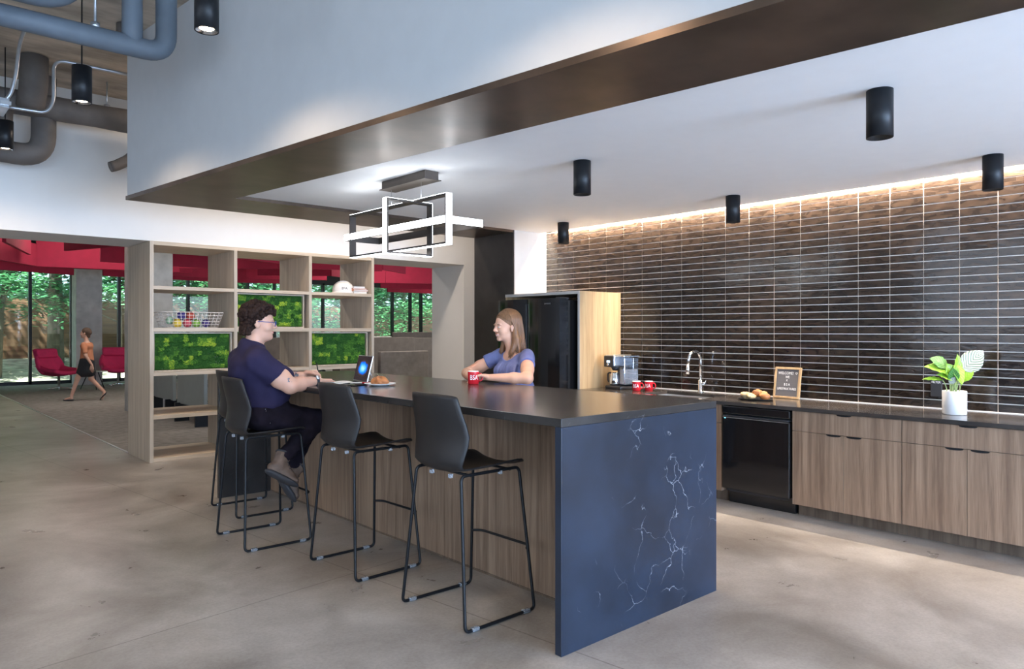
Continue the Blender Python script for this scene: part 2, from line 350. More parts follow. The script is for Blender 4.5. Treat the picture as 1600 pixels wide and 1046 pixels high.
def bez(pts, rad, n=6):
    """polyline with rounded corners"""
    pts = [Vector(p) for p in pts]; out = [pts[0]]
    for i in range(1, len(pts)-1):
        a, b, c = pts[i-1], pts[i], pts[i+1]
        r = min(rad, (a-b).length*0.49, (c-b).length*0.49)
        p = b+(a-b).normalized()*r; q = b+(c-b).normalized()*r
        for k in range(n+1):
            t = k/n; out.append(p*(1-t)**2+b*2*t*(1-t)+q*t*t)
    out.append(pts[-1]); return out

def obj(name, g, m, parent=None, world=False):
    me = g.mesh(name) if isinstance(g, G) else g
    for mm in (m if isinstance(m, (list, tuple)) else [m]):
        if mm is not None: me.materials.append(M[mm] if isinstance(mm, str) else mm)
    o = bpy.data.objects.new(name, me); COL.objects.link(o)
    if parent is not None:
        o.parent = parent
        if world:
            root = parent
            while root.parent: root = root.parent
            me.transform(Matrix.Translation(-root.location))
    return o
def thing(name, label, cat, loc=(0, 0, 0), rotz=0, group=None):
    o = bpy.data.objects.new(name, None); COL.objects.link(o); o.empty_display_size = 0.1
    o.location = loc; o.rotation_euler = (0, 0, rotz); o['label'] = label; o['category'] = cat
    if group: o['group'] = group
    return o
def tag(o, label, cat, group=None, kind=None):
    o['label'] = label; o['category'] = cat
    if group: o['group'] = group
    if kind: o['kind'] = kind
    return o
def struct(name, g, m, parent=None):
    o = obj(name, g, m, parent)
    if parent is None: o['kind'] = 'structure'
    return o
def dup(root, loc, rotz, label=None, group=None):
    r = root.copy(); COL.objects.link(r); r.location = loc; r.rotation_euler = (0, 0, rotz)
    if label: r['label'] = label
    if group: r['group'] = group
    def kids(a, b):
        for ch in list(a.children):
            c = ch.copy(); COL.objects.link(c); c.parent = b; kids(ch, c)
    kids(root, r)
    return r
class SD:
    """smoothly blended solids turned into one continuous surface"""
    def __init__(s, k=0.018): s.p = []; s.k = k
    def ell(s, c, r, rot=None, seg=0, k=None):
        if not hasattr(r, '__len__'): r = (r, r, r)
        s.p.append(['e', Vector(c), tuple(r), (rot.to_3x3() if rot is not None else Matrix.Identity(3)), s.k if k is None else k]); return s
    def cap(s, a, ra, b, rb, seg=0, k=None):
        s.p.append(['c', Vector(a), ra, Vector(b), rb, s.k if k is None else k]); return s
    def sub(s, c, r): s.p.append(['e', Vector(c), tuple(r), Matrix.Identity(3), -1.0]); return s
    def cut(s, co, no, rad): s.p.append(['x', Vector(co), Vector(no).normalized(), rad]); return s
def xf(g, m):
    R = m.to_3x3()
    for q in g.p:
        if q[0] == 'e': q[1] = m @ q[1]; q[3] = R @ q[3]
        elif q[0] == 'c': q[1] = m @ q[1]; q[3] = m @ q[3]
    return g
def bake(g, vox, smooth=2, disp=0, dscale=0.03):
    lo = np.full(3, 1e9); hi = -lo
    for q in g.p:
        if q[0] == 'e': pts = [(q[1], max(q[2]))]
        elif q[0] == 'c': pts = [(q[1], q[2]), (q[3], q[4])]
        else: continue
        for c, r in pts: lo = np.minimum(lo, np.array(c)-r); hi = np.maximum(hi, np.array(c)+r)
    lo -= 4*vox+0.01; hi += 4*vox+0.01; n = np.ceil((hi-lo)/vox).astype(int)+1
    D = np.full(n, 1.0, np.float32)
    ax = [lo[i]+vox*np.arange(n[i]) for i in range(3)]
    for q in g.p:
        if q[0] == 'e': k = max(q[4], 0); pl = np.array(q[1])-max(q[2]); ph = np.array(q[1])+max(q[2])
        elif q[0] == 'c': k = q[5]; a, b = np.array(q[1]), np.array(q[3]); m_ = max(q[2], q[4]); pl = np.minimum(a, b)-m_; ph = np.maximum(a, b)+m_
        else: k = 0; pl = np.array(q[1])-q[3]; ph = np.array(q[1])+q[3]
        mg = k+3*vox; i0 = np.clip(((pl-mg-lo)/vox).astype(int), 0, n-1); i1 = np.clip(((ph+mg-lo)/vox).astype(int)+2, 1, n)
        sl = tuple(slice(i0[i], i1[i]) for i in range(3))
        X, Y, Z = np.meshgrid(*[ax[i][sl[i]] for i in range(3)], indexing='ij', sparse=True)
        if q[0] == 'e':
            c = q[1]; R = np.array(q[3]); x, y, z = X-c[0], Y-c[1], Z-c[2]
            u = [(R[0, i]*x+R[1, i]*y+R[2, i]*z)/q[2][i] for i in range(3)]
            k0 = np.sqrt(u[0]**2+u[1]**2+u[2]**2)+1e-9; k1 = np.sqrt(sum((u[i]/q[2][i])**2 for i in range(3)))+1e-9; d = k0*(k0-1)/k1
        elif q[0] == 'c':
            ba = b-a; L = float(ba @ ba)+1e-12; x, y, z = X-a[0], Y-a[1], Z-a[2]
            t = np.clip((x*ba[0]+y*ba[1]+z*ba[2])/L, 0, 1); d = np.sqrt((x-t*ba[0])**2+(y-t*ba[1])**2+(z-t*ba[2])**2)-(q[2]+(q[4]-q[2])*t)
        else:
            c = q[1]; x, y, z = X-c[0], Y-c[1], Z-c[2]; d = q[2][0]*x+q[2][1]*y+q[2][2]*z; near = (x*x+y*y+z*z) < q[3]**2
            D[sl] = np.where(near, np.maximum(D[sl], d), D[sl]); continue
        A = D[sl]
        if q[0] == 'e' and q[4] < 0: D[sl] = np.maximum(A, -d); continue
        if k > 1e-5:
            h = np.clip(0.5+0.5*(d-A)/k, 0, 1) if False else np.maximum(k-np.abs(A-d), 0)/k; D[sl] = np.minimum(A, d)-h*h*k*0.25
        else: D[sl] = np.minimum(A, d)
    # surface nets
    ins = D < 0; nx, ny, nz_ = n
    cnt = np.zeros((nx-1, ny-1, nz_-1), np.int8)
    for dx in (0, 1):
        for dy in (0, 1):
            for dz in (0, 1): cnt += ins[dx:nx-1+dx, dy:ny-1+dy, dz:nz_-1+dz]
    act = (cnt > 0) & (cnt < 8); idx = np.full(act.shape, -1, np.int64); ii = np.argwhere(act); idx[act] = np.arange(len(ii))
    acc = np.zeros((len(ii), 3)); w_ = np.zeros(len(ii))
    cn = [(dx, dy, dz) for dx in (0, 1) for dy in (0, 1) for dz in (0, 1)]
    for a_ in cn:
        for axis in range(3):
            if a_[axis] == 1: continue
            b_ = list(a_); b_[axis] = 1
            va = D[ii[:, 0]+a_[0], ii[:, 1]+a_[1], ii[:, 2]+a_[2]]; vb = D[ii[:, 0]+b_[0], ii[:, 1]+b_[1], ii[:, 2]+b_[2]]
            m_ = (va < 0) != (vb < 0); t = np.where(m_, va/np.where(m_, va-vb, 1), 0)
            p = np.tile(np.array(a_, float), (len(ii), 1)); p[:, axis] = t; acc[m_] += p[m_]; w_[m_] += 1
    P = lo+(ii+acc/w_[:, None])*vox
    F = []
    for axis in range(3):
        o1, o2 = [(1, 2), (2, 0), (0, 1)][axis]
        s0 = [slice(None)]*3; s1 = [slice(None)]*3; s0[axis] = slice(0, n[axis]-1); s1[axis] = slice(1, n[axis])
        A = ins[tuple(s0)]; B = ins[tuple(s1)]; e = np.argwhere(A != B)
        e = e[(e[:, o1] > 0) & (e[:, o2] > 0) & (e[:, o1] < n[o1]-1) & (e[:, o2] < n[o2]-1)]
        fl = A[e[:, 0], e[:, 1], e[:, 2]]
        def at(d1, d2):
            q = e.copy(); q[:, o1] += d1; q[:, o2] += d2; return idx[q[:, 0], q[:, 1], q[:, 2]]
        quad = np.stack([at(-1, -1), at(0, -1), at(0, 0), at(-1, 0)], 1); quad[~fl] = quad[~fl][:, ::-1]; F.append(quad)
    F = np.concatenate(F)
    for _ in range(smooth):
        S_ = np.zeros_like(P); C2 = np.zeros(len(P))
        for a_, b_ in ((0, 1), (1, 2), (2, 3), (3, 0)):
            for c in range(3):
                S_[:, c] += np.bincount(F[:, a_], P[F[:, b_], c], len(P))+np.bincount(F[:, b_], P[F[:, a_], c], len(P))
            C2 += np.bincount(F[:, a_], minlength=len(P))+np.bincount(F[:, b_], minlength=len(P))
        P = P*0.5+0.5*S_/np.maximum(C2, 1)[:, None]
    me = bpy.data.meshes.new('m'); me.vertices.add(len(P)); me.vertices.foreach_set('co', P.ravel()); me.loops.add(len(F)*4); me.loops.foreach_set('vertex_index', F.ravel().astype(np.int32))
    me.polygons.add(len(F)); me.polygons.foreach_set('loop_start', np.arange(0, len(F)*4, 4, dtype=np.int32)); me.polygons.foreach_set('use_smooth', np.ones(len(F), bool)); me.update(calc_edges=True); me.validate()
    if disp:
        nr = np.zeros(len(me.vertices)*3); me.vertices.foreach_get('normal', nr); nr = nr.reshape(-1, 3); co = P.copy()
        h = np.array([noise.noise(p) for p in (co/dscale).tolist()]); me.vertices.foreach_set('co', (co+nr*(h*disp)[:, None]).ravel()); me.update()
    return me
def centers(me):
    c = np.zeros(len(me.polygons)*3); me.polygons.foreach_get('center', c); return c.reshape(-1, 3)
def paint(me, spots):
    C = centers(me); mi = np.zeros(len(C), np.int32)
    for c, r, k in spots:
        d = (C-np.array(c))/np.array(r); mi[(d**2).sum(1) < 1] = k
    me.polygons.foreach_set('material_index', mi)
def text_mesh(txt, size, depth=0.0008, align='CENTER'):
    c = bpy.data.curves.new('t', 'FONT'); c.body = txt; c.size = size; c.extrude = depth; c.align_x = align; c.align_y = 'CENTER'; c.resolution_u = 3
    o = bpy.data.objects.new('t', c); COL.objects.link(o)
    dg = bpy.context.evaluated_depsgraph_get(); dg.update()
    me = bpy.data.meshes.new_from_object(o.evaluated_get(dg)); bpy.data.objects.remove(o); return me

# ------------------------------------------------------------------ the room
LOWC = 2.62; TOP = 3.96; BY = 8.65
g = G().box(-4, 2.4, -5, 23.2, -0.1, 0); g.box(2.4, 9, -5, 9.0, -0.1, 0); struct('floor', g, 'floor')
struct('floor_carpet', G().box(2.4, 22, 9.0, 23.2, -0.1, -0.0), 'carpet')
struct('trim_1', G().box(2.385, 2.415, 9.47, 23.1, 0.0, 0.006), 'alum')
struct('ceiling', G().box(-4, 22, -5, 23.3, TOP, TOP+0.2), 'conc')
# fascia over the island (skewed), low ceiling, bronze portal
def outer(y): return 1.73+0.1122*(6.89-y)
def inner(y): return 2.397+0.1150*(6.197-y)
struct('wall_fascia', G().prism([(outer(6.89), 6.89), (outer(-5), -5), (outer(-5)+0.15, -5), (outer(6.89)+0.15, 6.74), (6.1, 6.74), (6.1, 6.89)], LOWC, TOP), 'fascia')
struct('ceiling_low', G().prism([(inner(6.3)-0.2, 6.3), (inner(-5)-0.2, -5), (6.045, -5), (6.045, 6.3)], LOWC, LOWC+0.1), 'ceil')
struct('trim_2', G().prism([(outer(6.9)-0.01, 6.9), (outer(-5)-0.01, -5), (inner(-5), -5), (inner(6.2), 6.2), (5.6, 6.2), (5.6, 6.9)], LOWC-0.03, LOWC+0.004), 'steel')
struct('trim_3', G().box(5.595, 5.615, 6.195, 6.9, 0, LOWC+0.003), 'blackplate')
struct('wall_stub', G().box(5.62, 6.3, 6.2, 6.86, 0, LOWC+0.02), 'white')
g = G().box(-4, 9, BY, 9.47, 2.455, TOP); g.box(6.81, 9, BY, 9.47, 0, 2.455); struct('wall_back', g, 'white')
struct('wall_passage', G().box(9, 9.2, -5, 9.5, 0, TOP), 'white')
struct('baseboard_back', G().box(6.82, 9, BY-0.012, BY, 0, 0.1), 'mull')
# tiled wall: grout bed plus single raised tiles
wr = struct('wall_right', G().box(6.14, 6.34, -1.6, 6.2, 0, TOP), 'grout')
b = G(); PW, PH = 0.2473, 0.0627; gp = 0.0027
random.seed(3)
for r_ in range(29):
    for c_ in range(-13, 20):
        y0 = 1.555+c_*PW+gp; y1 = y0+PW-2*gp; z0 = 0.868+r_*PH+gp; z1 = z0+PH-2*gp
        if y0 > 6.19: continue
        y1 = min(y1, 6.198); z0 = max(z0, 0.866)
        t1, t2 = random.gauss(0, 0.00022), random.gauss(0, 0.0004); th = 0.0065
        jz = random.uniform(-0.0006, 0.0006)
        B_ = [(6.14, y0, z0), (6.14, y1, z0+jz), (6.14, y1, z1+jz), (6.14, y0, z1)]
        e = 0.0015
        T_ = [(6.14-th-t1-t2, y0+e, z0+e), (6.14-th+t1-t2, y1-e, z0+jz+e), (6.14-th+t1+t2, y1-e, z1+jz-e), (6.14-th-t1+t2, y0+e, z1-e)]
        bv = [b.b.verts.new(p) for p in B_]; tv = [b.b.verts.new(p) for p in T_]
        b.b.faces.new(tv)
        for i in range(4): b.b.faces.new((bv[i], bv[(i+1) % 4], tv[(i+1) % 4], tv[i]))
obj('tile_cladding', b, 'tile', wr)
# rest of the shell
struct('wall_left', G().box(-4.2, -4, -5, 23.2, 0, TOP), 'white')
struct('wall_kitchen_end', G().box(6.3, 9, -5, -4.8, 0, TOP), 'white')
g = G().box(-4.2, 9.2, -5.2, -5, 0, 0.4); g.box(-4.2, 9.2, -5.2, -5, 3.4, TOP)
for x in (-4.1, -0.65, 2.45, 5.6): g.box(x-0.3, x+0.3, -5.2, -5, 0.4, 3.4)
g.box(5.6, 9.2, -5.2, -5, 0.4, 3.4); struct('wall_rear', g, 'white')
for i, (a, c) in enumerate(((-3.8, -0.95), (-0.35, 2.15), (2.75, 5.3))):
    wn = struct('window_%d' % (i+1), G().box(a, c, -5.11, -5.10, 0.4, 3.4), 'glass')
    f = G()
    for x in (a+0.03, (a+c)/2, c-0.03): f.box(x-0.03, x+0.03, -5.14, -5.06, 0.4, 3.4)
    f.box(a, c, -5.14, -5.06, 0.4, 0.46); f.box(a, c, -5.14, -5.06, 3.34, 3.4)
    obj('window_frame', f, 'mull', wn)
struct('wall_lounge_right', G().box(22, 22.2, 9.4, 23.2, 0, TOP), 'white')
# far glazing
HEAD = 3.12
struct('wall_far', G().box(-4, 22, 23.2, 23.35, HEAD, TOP), 'mull')
struct('wall_far_left', G().box(-4, 1.0, 23.2, 23.35, 0, HEAD), 'white')
mx_ = [1.0, 2.2, 3.45, 4.42, 5.01, 5.62, 6.6, 7.54, 8.5, 9.4, 10.3, 11.2, 12.06, 13.2, 14.05, 14.9, 15.7, 16.2, 17.4, 18.6, 19.8, 21.0, 22.0]
for i in range(len(mx_)-1):
    a, c = mx_[i], mx_[i+1]
    wn = struct('window_%d' % (i+4), G().box(a, c, 23.27, 23.28, 0.0, HEAD), 'glass')
    f = G().box(a-0.035, a+0.035, 23.2, 23.34, 0, HEAD); f.box(a, c, 23.2, 23.34, 0, 0.09); f.box(a, c, 23.2, 23.34, HEAD-0.07, HEAD)
    obj('window_frame', f, 'mull', wn)
tag(obj('concrete_column', G().box(4.33, 4.95, 22.2, 22.75, 0, TOP), 'colconc'), 'square concrete column in front of the glass wall between the red lounge chairs', 'column')
tag(obj('concrete_column', G().box(3.62, 4.27, 14.0, 14.6, 0, TOP), 'colconc'), 'wide concrete column seen through the left bays of the open shelf', 'column')

# ------------------------------------------------------------------ outdoors
g = G(); N = 40
vs = {}
for i in range(N+1):
    for j in range(N+1):
        x = -14+60*i/N; y = 23.4+30*j/N
        h = -0.12+0.62*min(1, max(0, (y-24.5)/4.5))**1.2+0.05*noise.noise((x*0.6, y*0.6, 0))
        vs[i, j] = g.b.verts.new((x, y, h))
for i in range(N):
    for j in range(N):
        f = g.b.faces.new((vs[i, j], vs[i+1, j], vs[i+1, j+1], vs[i, j+1])); f.smooth = True
        f.material_index = 1 if j < 2 else 0
me = g.mesh('ground'); o = obj('ground', me, ['mulch', 'lawn']); o['kind'] = 'structure'
def fence_panel(x0, x1, y, z0, top, label):
    t = thing('fence_panel', label, 'fence', ((x0+x1)/2, y, z0), 0, 'cedar board fence panels outside')
    w_ = (x1-x0)/2
    g = G(); n_ = int((top-z0)/0.15)
    for k in range(n_): g.box(-w_+0.05, w_-0.05, -0.015+0.004*(k%2), 0.015+0.004*(k%2), k*0.15, k*0.15+0.15)
    obj('board', g, 'fence', t)
    for s in (-1, 1): obj('post', G().box(s*(w_-0.06)-0.05, s*(w_-0.06)+0.05, 0.02, 0.12, -0.3, top-z0), 'fence', t)
for k in range(12):
    fence_panel(-2+k*2.6, 0.6+k*2.6, 29.6, 0.3, 2.55, 'horizontal cedar board fence panel outside behind the garden trees')

def leaf_cluster(g, c, r, n, size, flat=0.45):
    for _ in range(n):
        d = Vector((random.gauss(0, 1), random.gauss(0, 1), random.gauss(0, 1)*flat))
        d = d.normalized()*r*random.random()**0.4; d.z *= flat*1.6
        p = Vector(c)+d
        a = random.uniform(0, 2*PI); s = size*random.uniform(0.6, 1.3)
        u = Vector((math.cos(a), math.sin(a), random.uniform(-0.5, 0.3))).normalized()*s
        v = Vector((-math.sin(a), math.cos(a), random.uniform(-0.5, 0.5))).normalized()*s*0.42
        q = [g.b.verts.new(p-u), g.b.verts.new(p-v), g.b.verts.new(p+u), g.b.verts.new(p+v)]
        g.b.faces.new(q)
def tree(x, y, z0, h, crown, label, lm='leafA', trunk=0.07, n=26, size=0.16, low=0.32, lean=0.0):
    t = thing('tree', label, 'tree', (x, y, z0))
    g = G(); g.tube([(0, 0, -0.2), (lean*0.3, 0, h*0.3), (lean, 0.05, h*0.6), (lean*1.1, 0, h*0.9)], trunk, n=8, radii=[trunk*1.2, trunk, trunk*0.7, trunk*0.3])
    cl = G()
    for k in range(n):
        zz = h*(low+(1-low)*random.random()); a = random.uniform(0, 2*PI); rr = crown*random.uniform(0.25, 1)*(1.15-0.6*(zz/h))
        c = Vector((lean+rr*math.cos(a), rr*math.sin(a), zz))
        g.tube([(lean*0.8, 0, max(h*0.2, zz-rr*0.5)), (c.x*0.6, c.y*0.6, zz-rr*0.2), tuple(c)], 0.02, n=5, radii=[trunk*0.4, trunk*0.25, 0.008])
        leaf_cluster(cl, c, crown*0.5, 190 if size < .2 else 120, size*(.72 if size < .2 else 1))
    obj('trunk', g, 'bark', t); obj('foliage', cl, lm, t)
random.seed(11)
tree(1.6, 26.6, 0.2, 6.0, 1.9, 'light green leafy tree outside at the far left edge of the glass wall', low=0.3)
tree(3.1, 26.2, 0.15, 5.8, 1.8, 'light green leafy tree outside behind the left red lounge chair', low=0.32, lean=0.2)
tree(4.9, 28.2, 0.4, 6.5, 1.9, 'dark leafy tree outside left of the concrete column', 'leafB', 0.22, low=0.36)
tree(6.5, 26.8, 0.25, 5.5, 1.7, 'slim pale-trunked tree outside just right of the concrete column', low=0.36)
tree(8.6, 27.2, 0.3, 6.5, 1.9, 'leafy tree outside seen through the left bay of the open shelf', low=0.32)
tree(10.6, 28.0, 0.4, 6.0, 1.8, 'leafy tree outside seen through the middle bay of the open shelf', 'leafB', low=0.36)
tree(12.6, 26.8, 0.25, 6.0, 1.8, 'leafy tree outside seen through the right bay of the open shelf', low=0.2)
tree(15.6, 26.8, 0.25, 6.0, 1.9, 'bright leafy tree outside behind the left panes of the right opening', low=0.12)
tree(18.2, 27.4, 0.3, 6.0, 1.9, 'bright leafy tree outside behind the right panes of the right opening', 'leafA', low=0.12)
for k, x in enumerate((-1.5, 4.0, 9.0, 14.0, 19.0, 24.0)):
    tree(x, 34+k % 2, 0.4, 10, 3.2, 'large dark tree rising beyond the cedar fence outside', 'leafB', 0.2, n=34, size=0.32, low=0.15)
for o_ in COL.objects:
    if o_.get('label') == 'large dark tree rising beyond the cedar fence outside': o_['group'] = 'trees beyond the fence'

# ------------------------------------------------------------------ lounge: baffles, chairs, desks
def baffle(x0, y0, x1, y1, z0, hgt):
    L = math.hypot(x1-x0, y1-y0); a = math.atan2(y1-y0, x1-x0)
    t = thing('felt_baffle', 'crimson felt baffle hanging below the lounge ceiling', 'ceiling baffle', ((x0+x1)/2, (y0+y1)/2, z0), a, 'crimson felt ceiling baffles')
    g = G().box(-L/2, L/2, -0.03, 0.03, 0, hgt, 0.006); obj('felt_board', g, 'red', t)
    for s in (-0.35, 0.35): obj('suspension_wire', G().tube([(s*L, 0, hgt), (s*L, 0, TOP-z0-0.002)], 0.003, n=6), 'alum', t)
bl = [(2.66, 17.25, 5.3, 16.9, 2.75, .62), (1.2, 15.1, 2.64, 17.2, 2.75, .45), (1.79, 14.5, 2.45, 16.6, 2.92, .35), (2.82, 15.35, 3.32, 13.96, 2.92, .4), (3.49, 15.83, 5.6, 15.95, 2.80, .5),
      (1.4, 19.0, 3.86, 20.1, 2.80, .4), (4.45, 19.9, 7.2, 20.2, 2.80, .4), (3.0, 18.6, 6.0, 18.2, 2.84, .3), (5.3, 16.9, 7.0, 15.6, 2.84, .55), (5.6, 14.6, 6.9, 15.2, 2.92, .5), (5.0, 18.5, 6.9, 18.9, 2.80, .45),
      (7.0, 15.6, 9.2, 14.8, 2.86, .6), (7.2, 17.2, 8.6, 16.2, 2.80, .5), (8.6, 16.2, 10.4, 17.2, 2.80, .45), (7.4, 20.3, 9.6, 19.6, 2.80, .4), (7.6, 18.9, 9.4, 17.9, 2.82, .4), (9.2, 14.8, 10.3, 15.5, 2.90, .6),
      (10.6, 17.9, 11.05, 17.6, 2.80, .55), (11.05, 17.6, 13.4, 16.4, 2.80, .6), (12.0, 19.4, 14.6, 18.8, 2.78, .4), (13.4, 16.4, 15.4, 17.4, 2.84, .5), (13.0, 20.6, 16.5, 20.4, 2.74, .4), (14.6, 18.8, 17.0, 19.4, 2.80, .4), (15.4, 15.4, 17.4, 16.2, 2.9, .5)]
for q in bl: baffle(*q)

def loop_shell(rows, n=15, thick=0.05):
    """rows of (function u -> point); returns closed thick shell"""
    pass
def grid_shell(P, thick, name):
    """P[i][j] points grid -> solid thin shell"""
    g = G(); R = len(P); C_ = len(P[0]); nrm = {}
    P = [[Vector(p) for p in row] for row in P]
    for i in range(R):
        for j in range(C_):
            du = P[min(i+1, R-1)][j]-P[max(i-1, 0)][j]; dv = P[i][min(j+1, C_-1)]-P[i][max(j-1, 0)]
            n_ = du.cross(dv); nrm[i, j] = n_.normalized() if n_.length > 1e-9 else Vector((0, 0, 1))
    A = [[g.b.verts.new(P[i][j]+nrm[i, j]*thick/2) for j in range(C_)] for i in range(R)]
    B = [[g.b.verts.new(P[i][j]-nrm[i, j]*thick/2) for j in range(C_)] for i in range(R)]
    for i in range(R-1):
        for j in range(C_-1):
            g.b.faces.new((A[i][j], A[i+1][j], A[i+1][j+1], A[i][j+1])); g.b.faces.new((B[i][j], B[i][j+1], B[i+1][j+1], B[i+1][j]))
    for i in range(R-1):
        g.b.faces.new((A[i][0], B[i][0], B[i+1][0], A[i+1][0])); g.b.faces.new((A[i][-1], A[i+1][-1], B[i+1][-1], B[i][-1]))
    for j in range(C_-1):
        g.b.faces.new((A[0][j], A[0][j+1], B[0][j+1], B[0][j])); g.b.faces.new((A[-1][j], B[-1][j], B[-1][j+1], A[-1][j+1]))
    for f in g.b.faces: f.smooth = True
    return g

def lounge_chair(loc, rz, label):
    """swivel lounge chair with winged shell, faces local +x"""
    t = thing('lounge_chair', label, 'chair', loc, rz)
    # seat: wide dish with upturned side wings
    P = []
    for i in range(13):
        u = i/12; row = []
        x = 0.36-0.66*u
        hw = 0.40-0.05*u+0.0*math.sin(u*PI)
        for j in range(17):
            v = (j/16-0.5)*2
            z = 0.40+0.05*(1-u)**3*0-0.05*math.sin(u*PI*0.8)+0.17*abs(v)**3*(0.35+u)+0.02
            row.append((x-0.10*abs(v)**2*(1-u), hw*v, z))
        P.append(row)
    s = obj('seat', grid_shell(P, 0.085, 's'), 'redc', t)
    P = []
    for i in range(13):
        u = i/12; row = []
        hw = 0.30+0.12*math.sin(min(1, u*1.3)*PI)**1.0*(1 if u < 0.77 else 1) if u < 0.75 else 0.30
        hw = 0.33+0.07*math.sin(u/0.72*PI) if u < 0.72 else 0.31
        for j in range(17):
            v = (j/16-0.5)*2
            row.append((-0.26-0.20*u+0.14*abs(v)**2.2*(1-u*0.75), hw*v, 0.40+0.60*u))
        P.append(row)
    obj('backrest', grid_shell(P, 0.07, 'b'), 'redc', t)
    g = G().box(-0.07, 0.07, -0.32, 0.32, -0.11, 0.11, 0.035)
    me = g.mesh(); me.transform(Matrix.Translation((-0.37, 0, 0.885)) @ Matrix.Rotation(math.radians(-14), 4, 'Y')); obj('headrest', me, 'redc', t)
    obj('column', G().lathe([(0.03, 0.03), (0.03, 0.36), (0.09, 0.38), (0.0, 0.385)]), 'chrome', t)
    for k in range(4):
        a = PI/4+k*PI/2
        obj('foot', G().tube([(0.02*math.cos(a), 0.02*math.sin(a), 0.05), (0.34*math.cos(a), 0.34*math.sin(a), 0.014)], 0.014, n=8), 'chrome', t)
lounge_chair((3.70, 20.9, 0), math.radians(-52), 'red winged lounge chair on the left of the two by the glass')
lounge_chair((5.15, 21.4, 0), math.radians(-95), 'red winged lounge chair on the right, behind the walking person')
lounge_chair((6.25, 20.9, 0), math.radians(190), 'red lounge chair mostly hidden behind the shelf side panel')
t = thing('side_table', 'low round side table with splayed legs between the red lounge chairs', 'table', (4.35, 20.35, 0))
obj('table_top', G().lathe([(0, 0.44), (0.30, 0.44), (0.31, 0.45), (0.30, 0.46), (0, 0.46)]), 'alum', t)
for k in range(3):
    a = k*2*PI/3+0.5; obj('leg', G().tube([(0.12*math.cos(a), 0.12*math.sin(a), 0.435), (0.30*math.cos(a), 0.30*math.sin(a), 0.012)], 0.011, n=8), 'black', t)

def screen(x0, x1, y0, y1, z0, z1, label, m='screenf'):
    t = thing('desk_screen', label, 'screen', ((x0+x1)/2, (y0+y1)/2, 0))
    obj('panel', G().box(x0, x1, y0, y1, z0, z1, 0.015), m, t, True)
    ax = (x1-x0) > (y1-y0)
    for s in (0.12, 0.88):
        if ax: x = x0+(x1-x0)*s; obj('foot', G().box(x-0.02, x+0.02, y0-0.08, y1+0.08, 0, z0+0.02), 'black', t, True)
        else: y = y0+(y1-y0)*s; obj('foot', G().box(x0-0.08, x1+0.08, y-0.02, y+0.02, 0, z0+0.02), 'black', t, True)
screen(3.86, 3.92, 11.2, 12.45, 0.28, 1.22, 'grey-green desk screen seen low through the left bay of the shelf', 'grey')
screen(3.86, 3.92, 12.65, 13.8, 0.30, 1.2, 'grey-green desk screen farther back behind the nearer one, left bay', 'grey')
screen(5.3, 6.4, 12.9, 12.98, 0.3, 1.33, 'taupe fabric screen seen through the middle bay of the shelf')
screen(6.62, 7.62, 10.7, 10.8, 0.28, 1.10, 'nearest taupe fabric desk screen in the right opening', 'screenl')
screen(6.35, 6.50, 10.7, 11.9, 0.28, 1.10, 'dark side screen joined to the nearest taupe desk screen')
screen(7.2, 8.55, 12.5, 12.58, 0.3, 1.33, 'taller taupe desk screen behind the nearest one in the right opening')
screen(8.7, 9.6, 12.9, 12.98, 0.3, 1.31, 'taupe desk screen at the right edge of the right opening')
screen(10.6, 13.0, 16.5, 16.56, 0.3, 1.42, 'long low screen in the distance at the foot of the windows')
def desk(x0, x1, y0, y1, z, label, m='oakx'):
    t = thing('desk', label, 'desk', ((x0+x1)/2, (y0+y1)/2, 0))
    obj('desk_top', G().box(x0, x1, y0, y1, z-0.03, z, 0.004), m, t, True)
    for x in (x0+0.06, x1-0.06):
        for y in (y0+0.06, y1-0.06): obj('leg', G().box(x-0.025, x+0.025, y-0.025, y+0.025, 0, z-0.02), 'black', t, True)
desk(3.98, 5.2, 11.2, 12.8, 0.74, 'desk with dark legs behind the grey-green screen in the left bay')
desk(5.75, 6.6, 12.0, 13.4, 0.92, 'wooden desk end beside the tablet, seen through the right opening')
t = thing('storage_cabinet', 'white low cabinet under the windows beyond the right opening', 'cabinet', (10.0, 17.4, 0))
obj('body', G().box(9.2, 11.0, 17.2, 17.6, 0.0, 1.30, 0.01), 'white', t, True)
for x in (9.65, 10.1, 10.55): obj('door', G().box(x-0.21, x+0.21, 17.18, 17.2, 0.05, 1.25, 0.004), 'white', t, True)
def office_chair(loc, rz, label):
    t = thing('office_chair', label, 'chair', loc, rz)
    obj('seat', G().box(-0.24, 0.24, -0.24, 0.24, 0.44, 0.5, 0.025), 'dk', t)
    P = [[(-0.24-0.06*u+0.05*v*v, 0.23*v*(1-0.12*u), 0.52+0.42*u) for v in [k/5-1 for k in range(11)]] for u in [k/8 for k in range(9)]]
    obj('backrest', grid_shell(P, 0.03, 'b'), 'dk', t)
    obj('column', G().lathe([(0.03, 0.08), (0.03, 0.44)]), 'alum', t)
    for k in range(5):
        a = k*2*PI/5; obj('foot', G().tube([(0, 0, 0.09), (0.28*math.cos(a), 0.28*math.sin(a), 0.04)], 0.018, n=8).ell((0.28*math.cos(a), 0.28*math.sin(a), 0.028), 0.028), 'black', t)
office_chair((7.35, 9.9, 0), math.radians(70), 'dark office chair back just above the island in the right opening')
office_chair((4.9, 13.4, 0), math.radians(-60), 'dark office chair behind the grey-green screens in the left bay')
office_chair((5.0, 14.6, 0), math.radians(200), 'dark office chair legs seen under the farther grey-green screen')
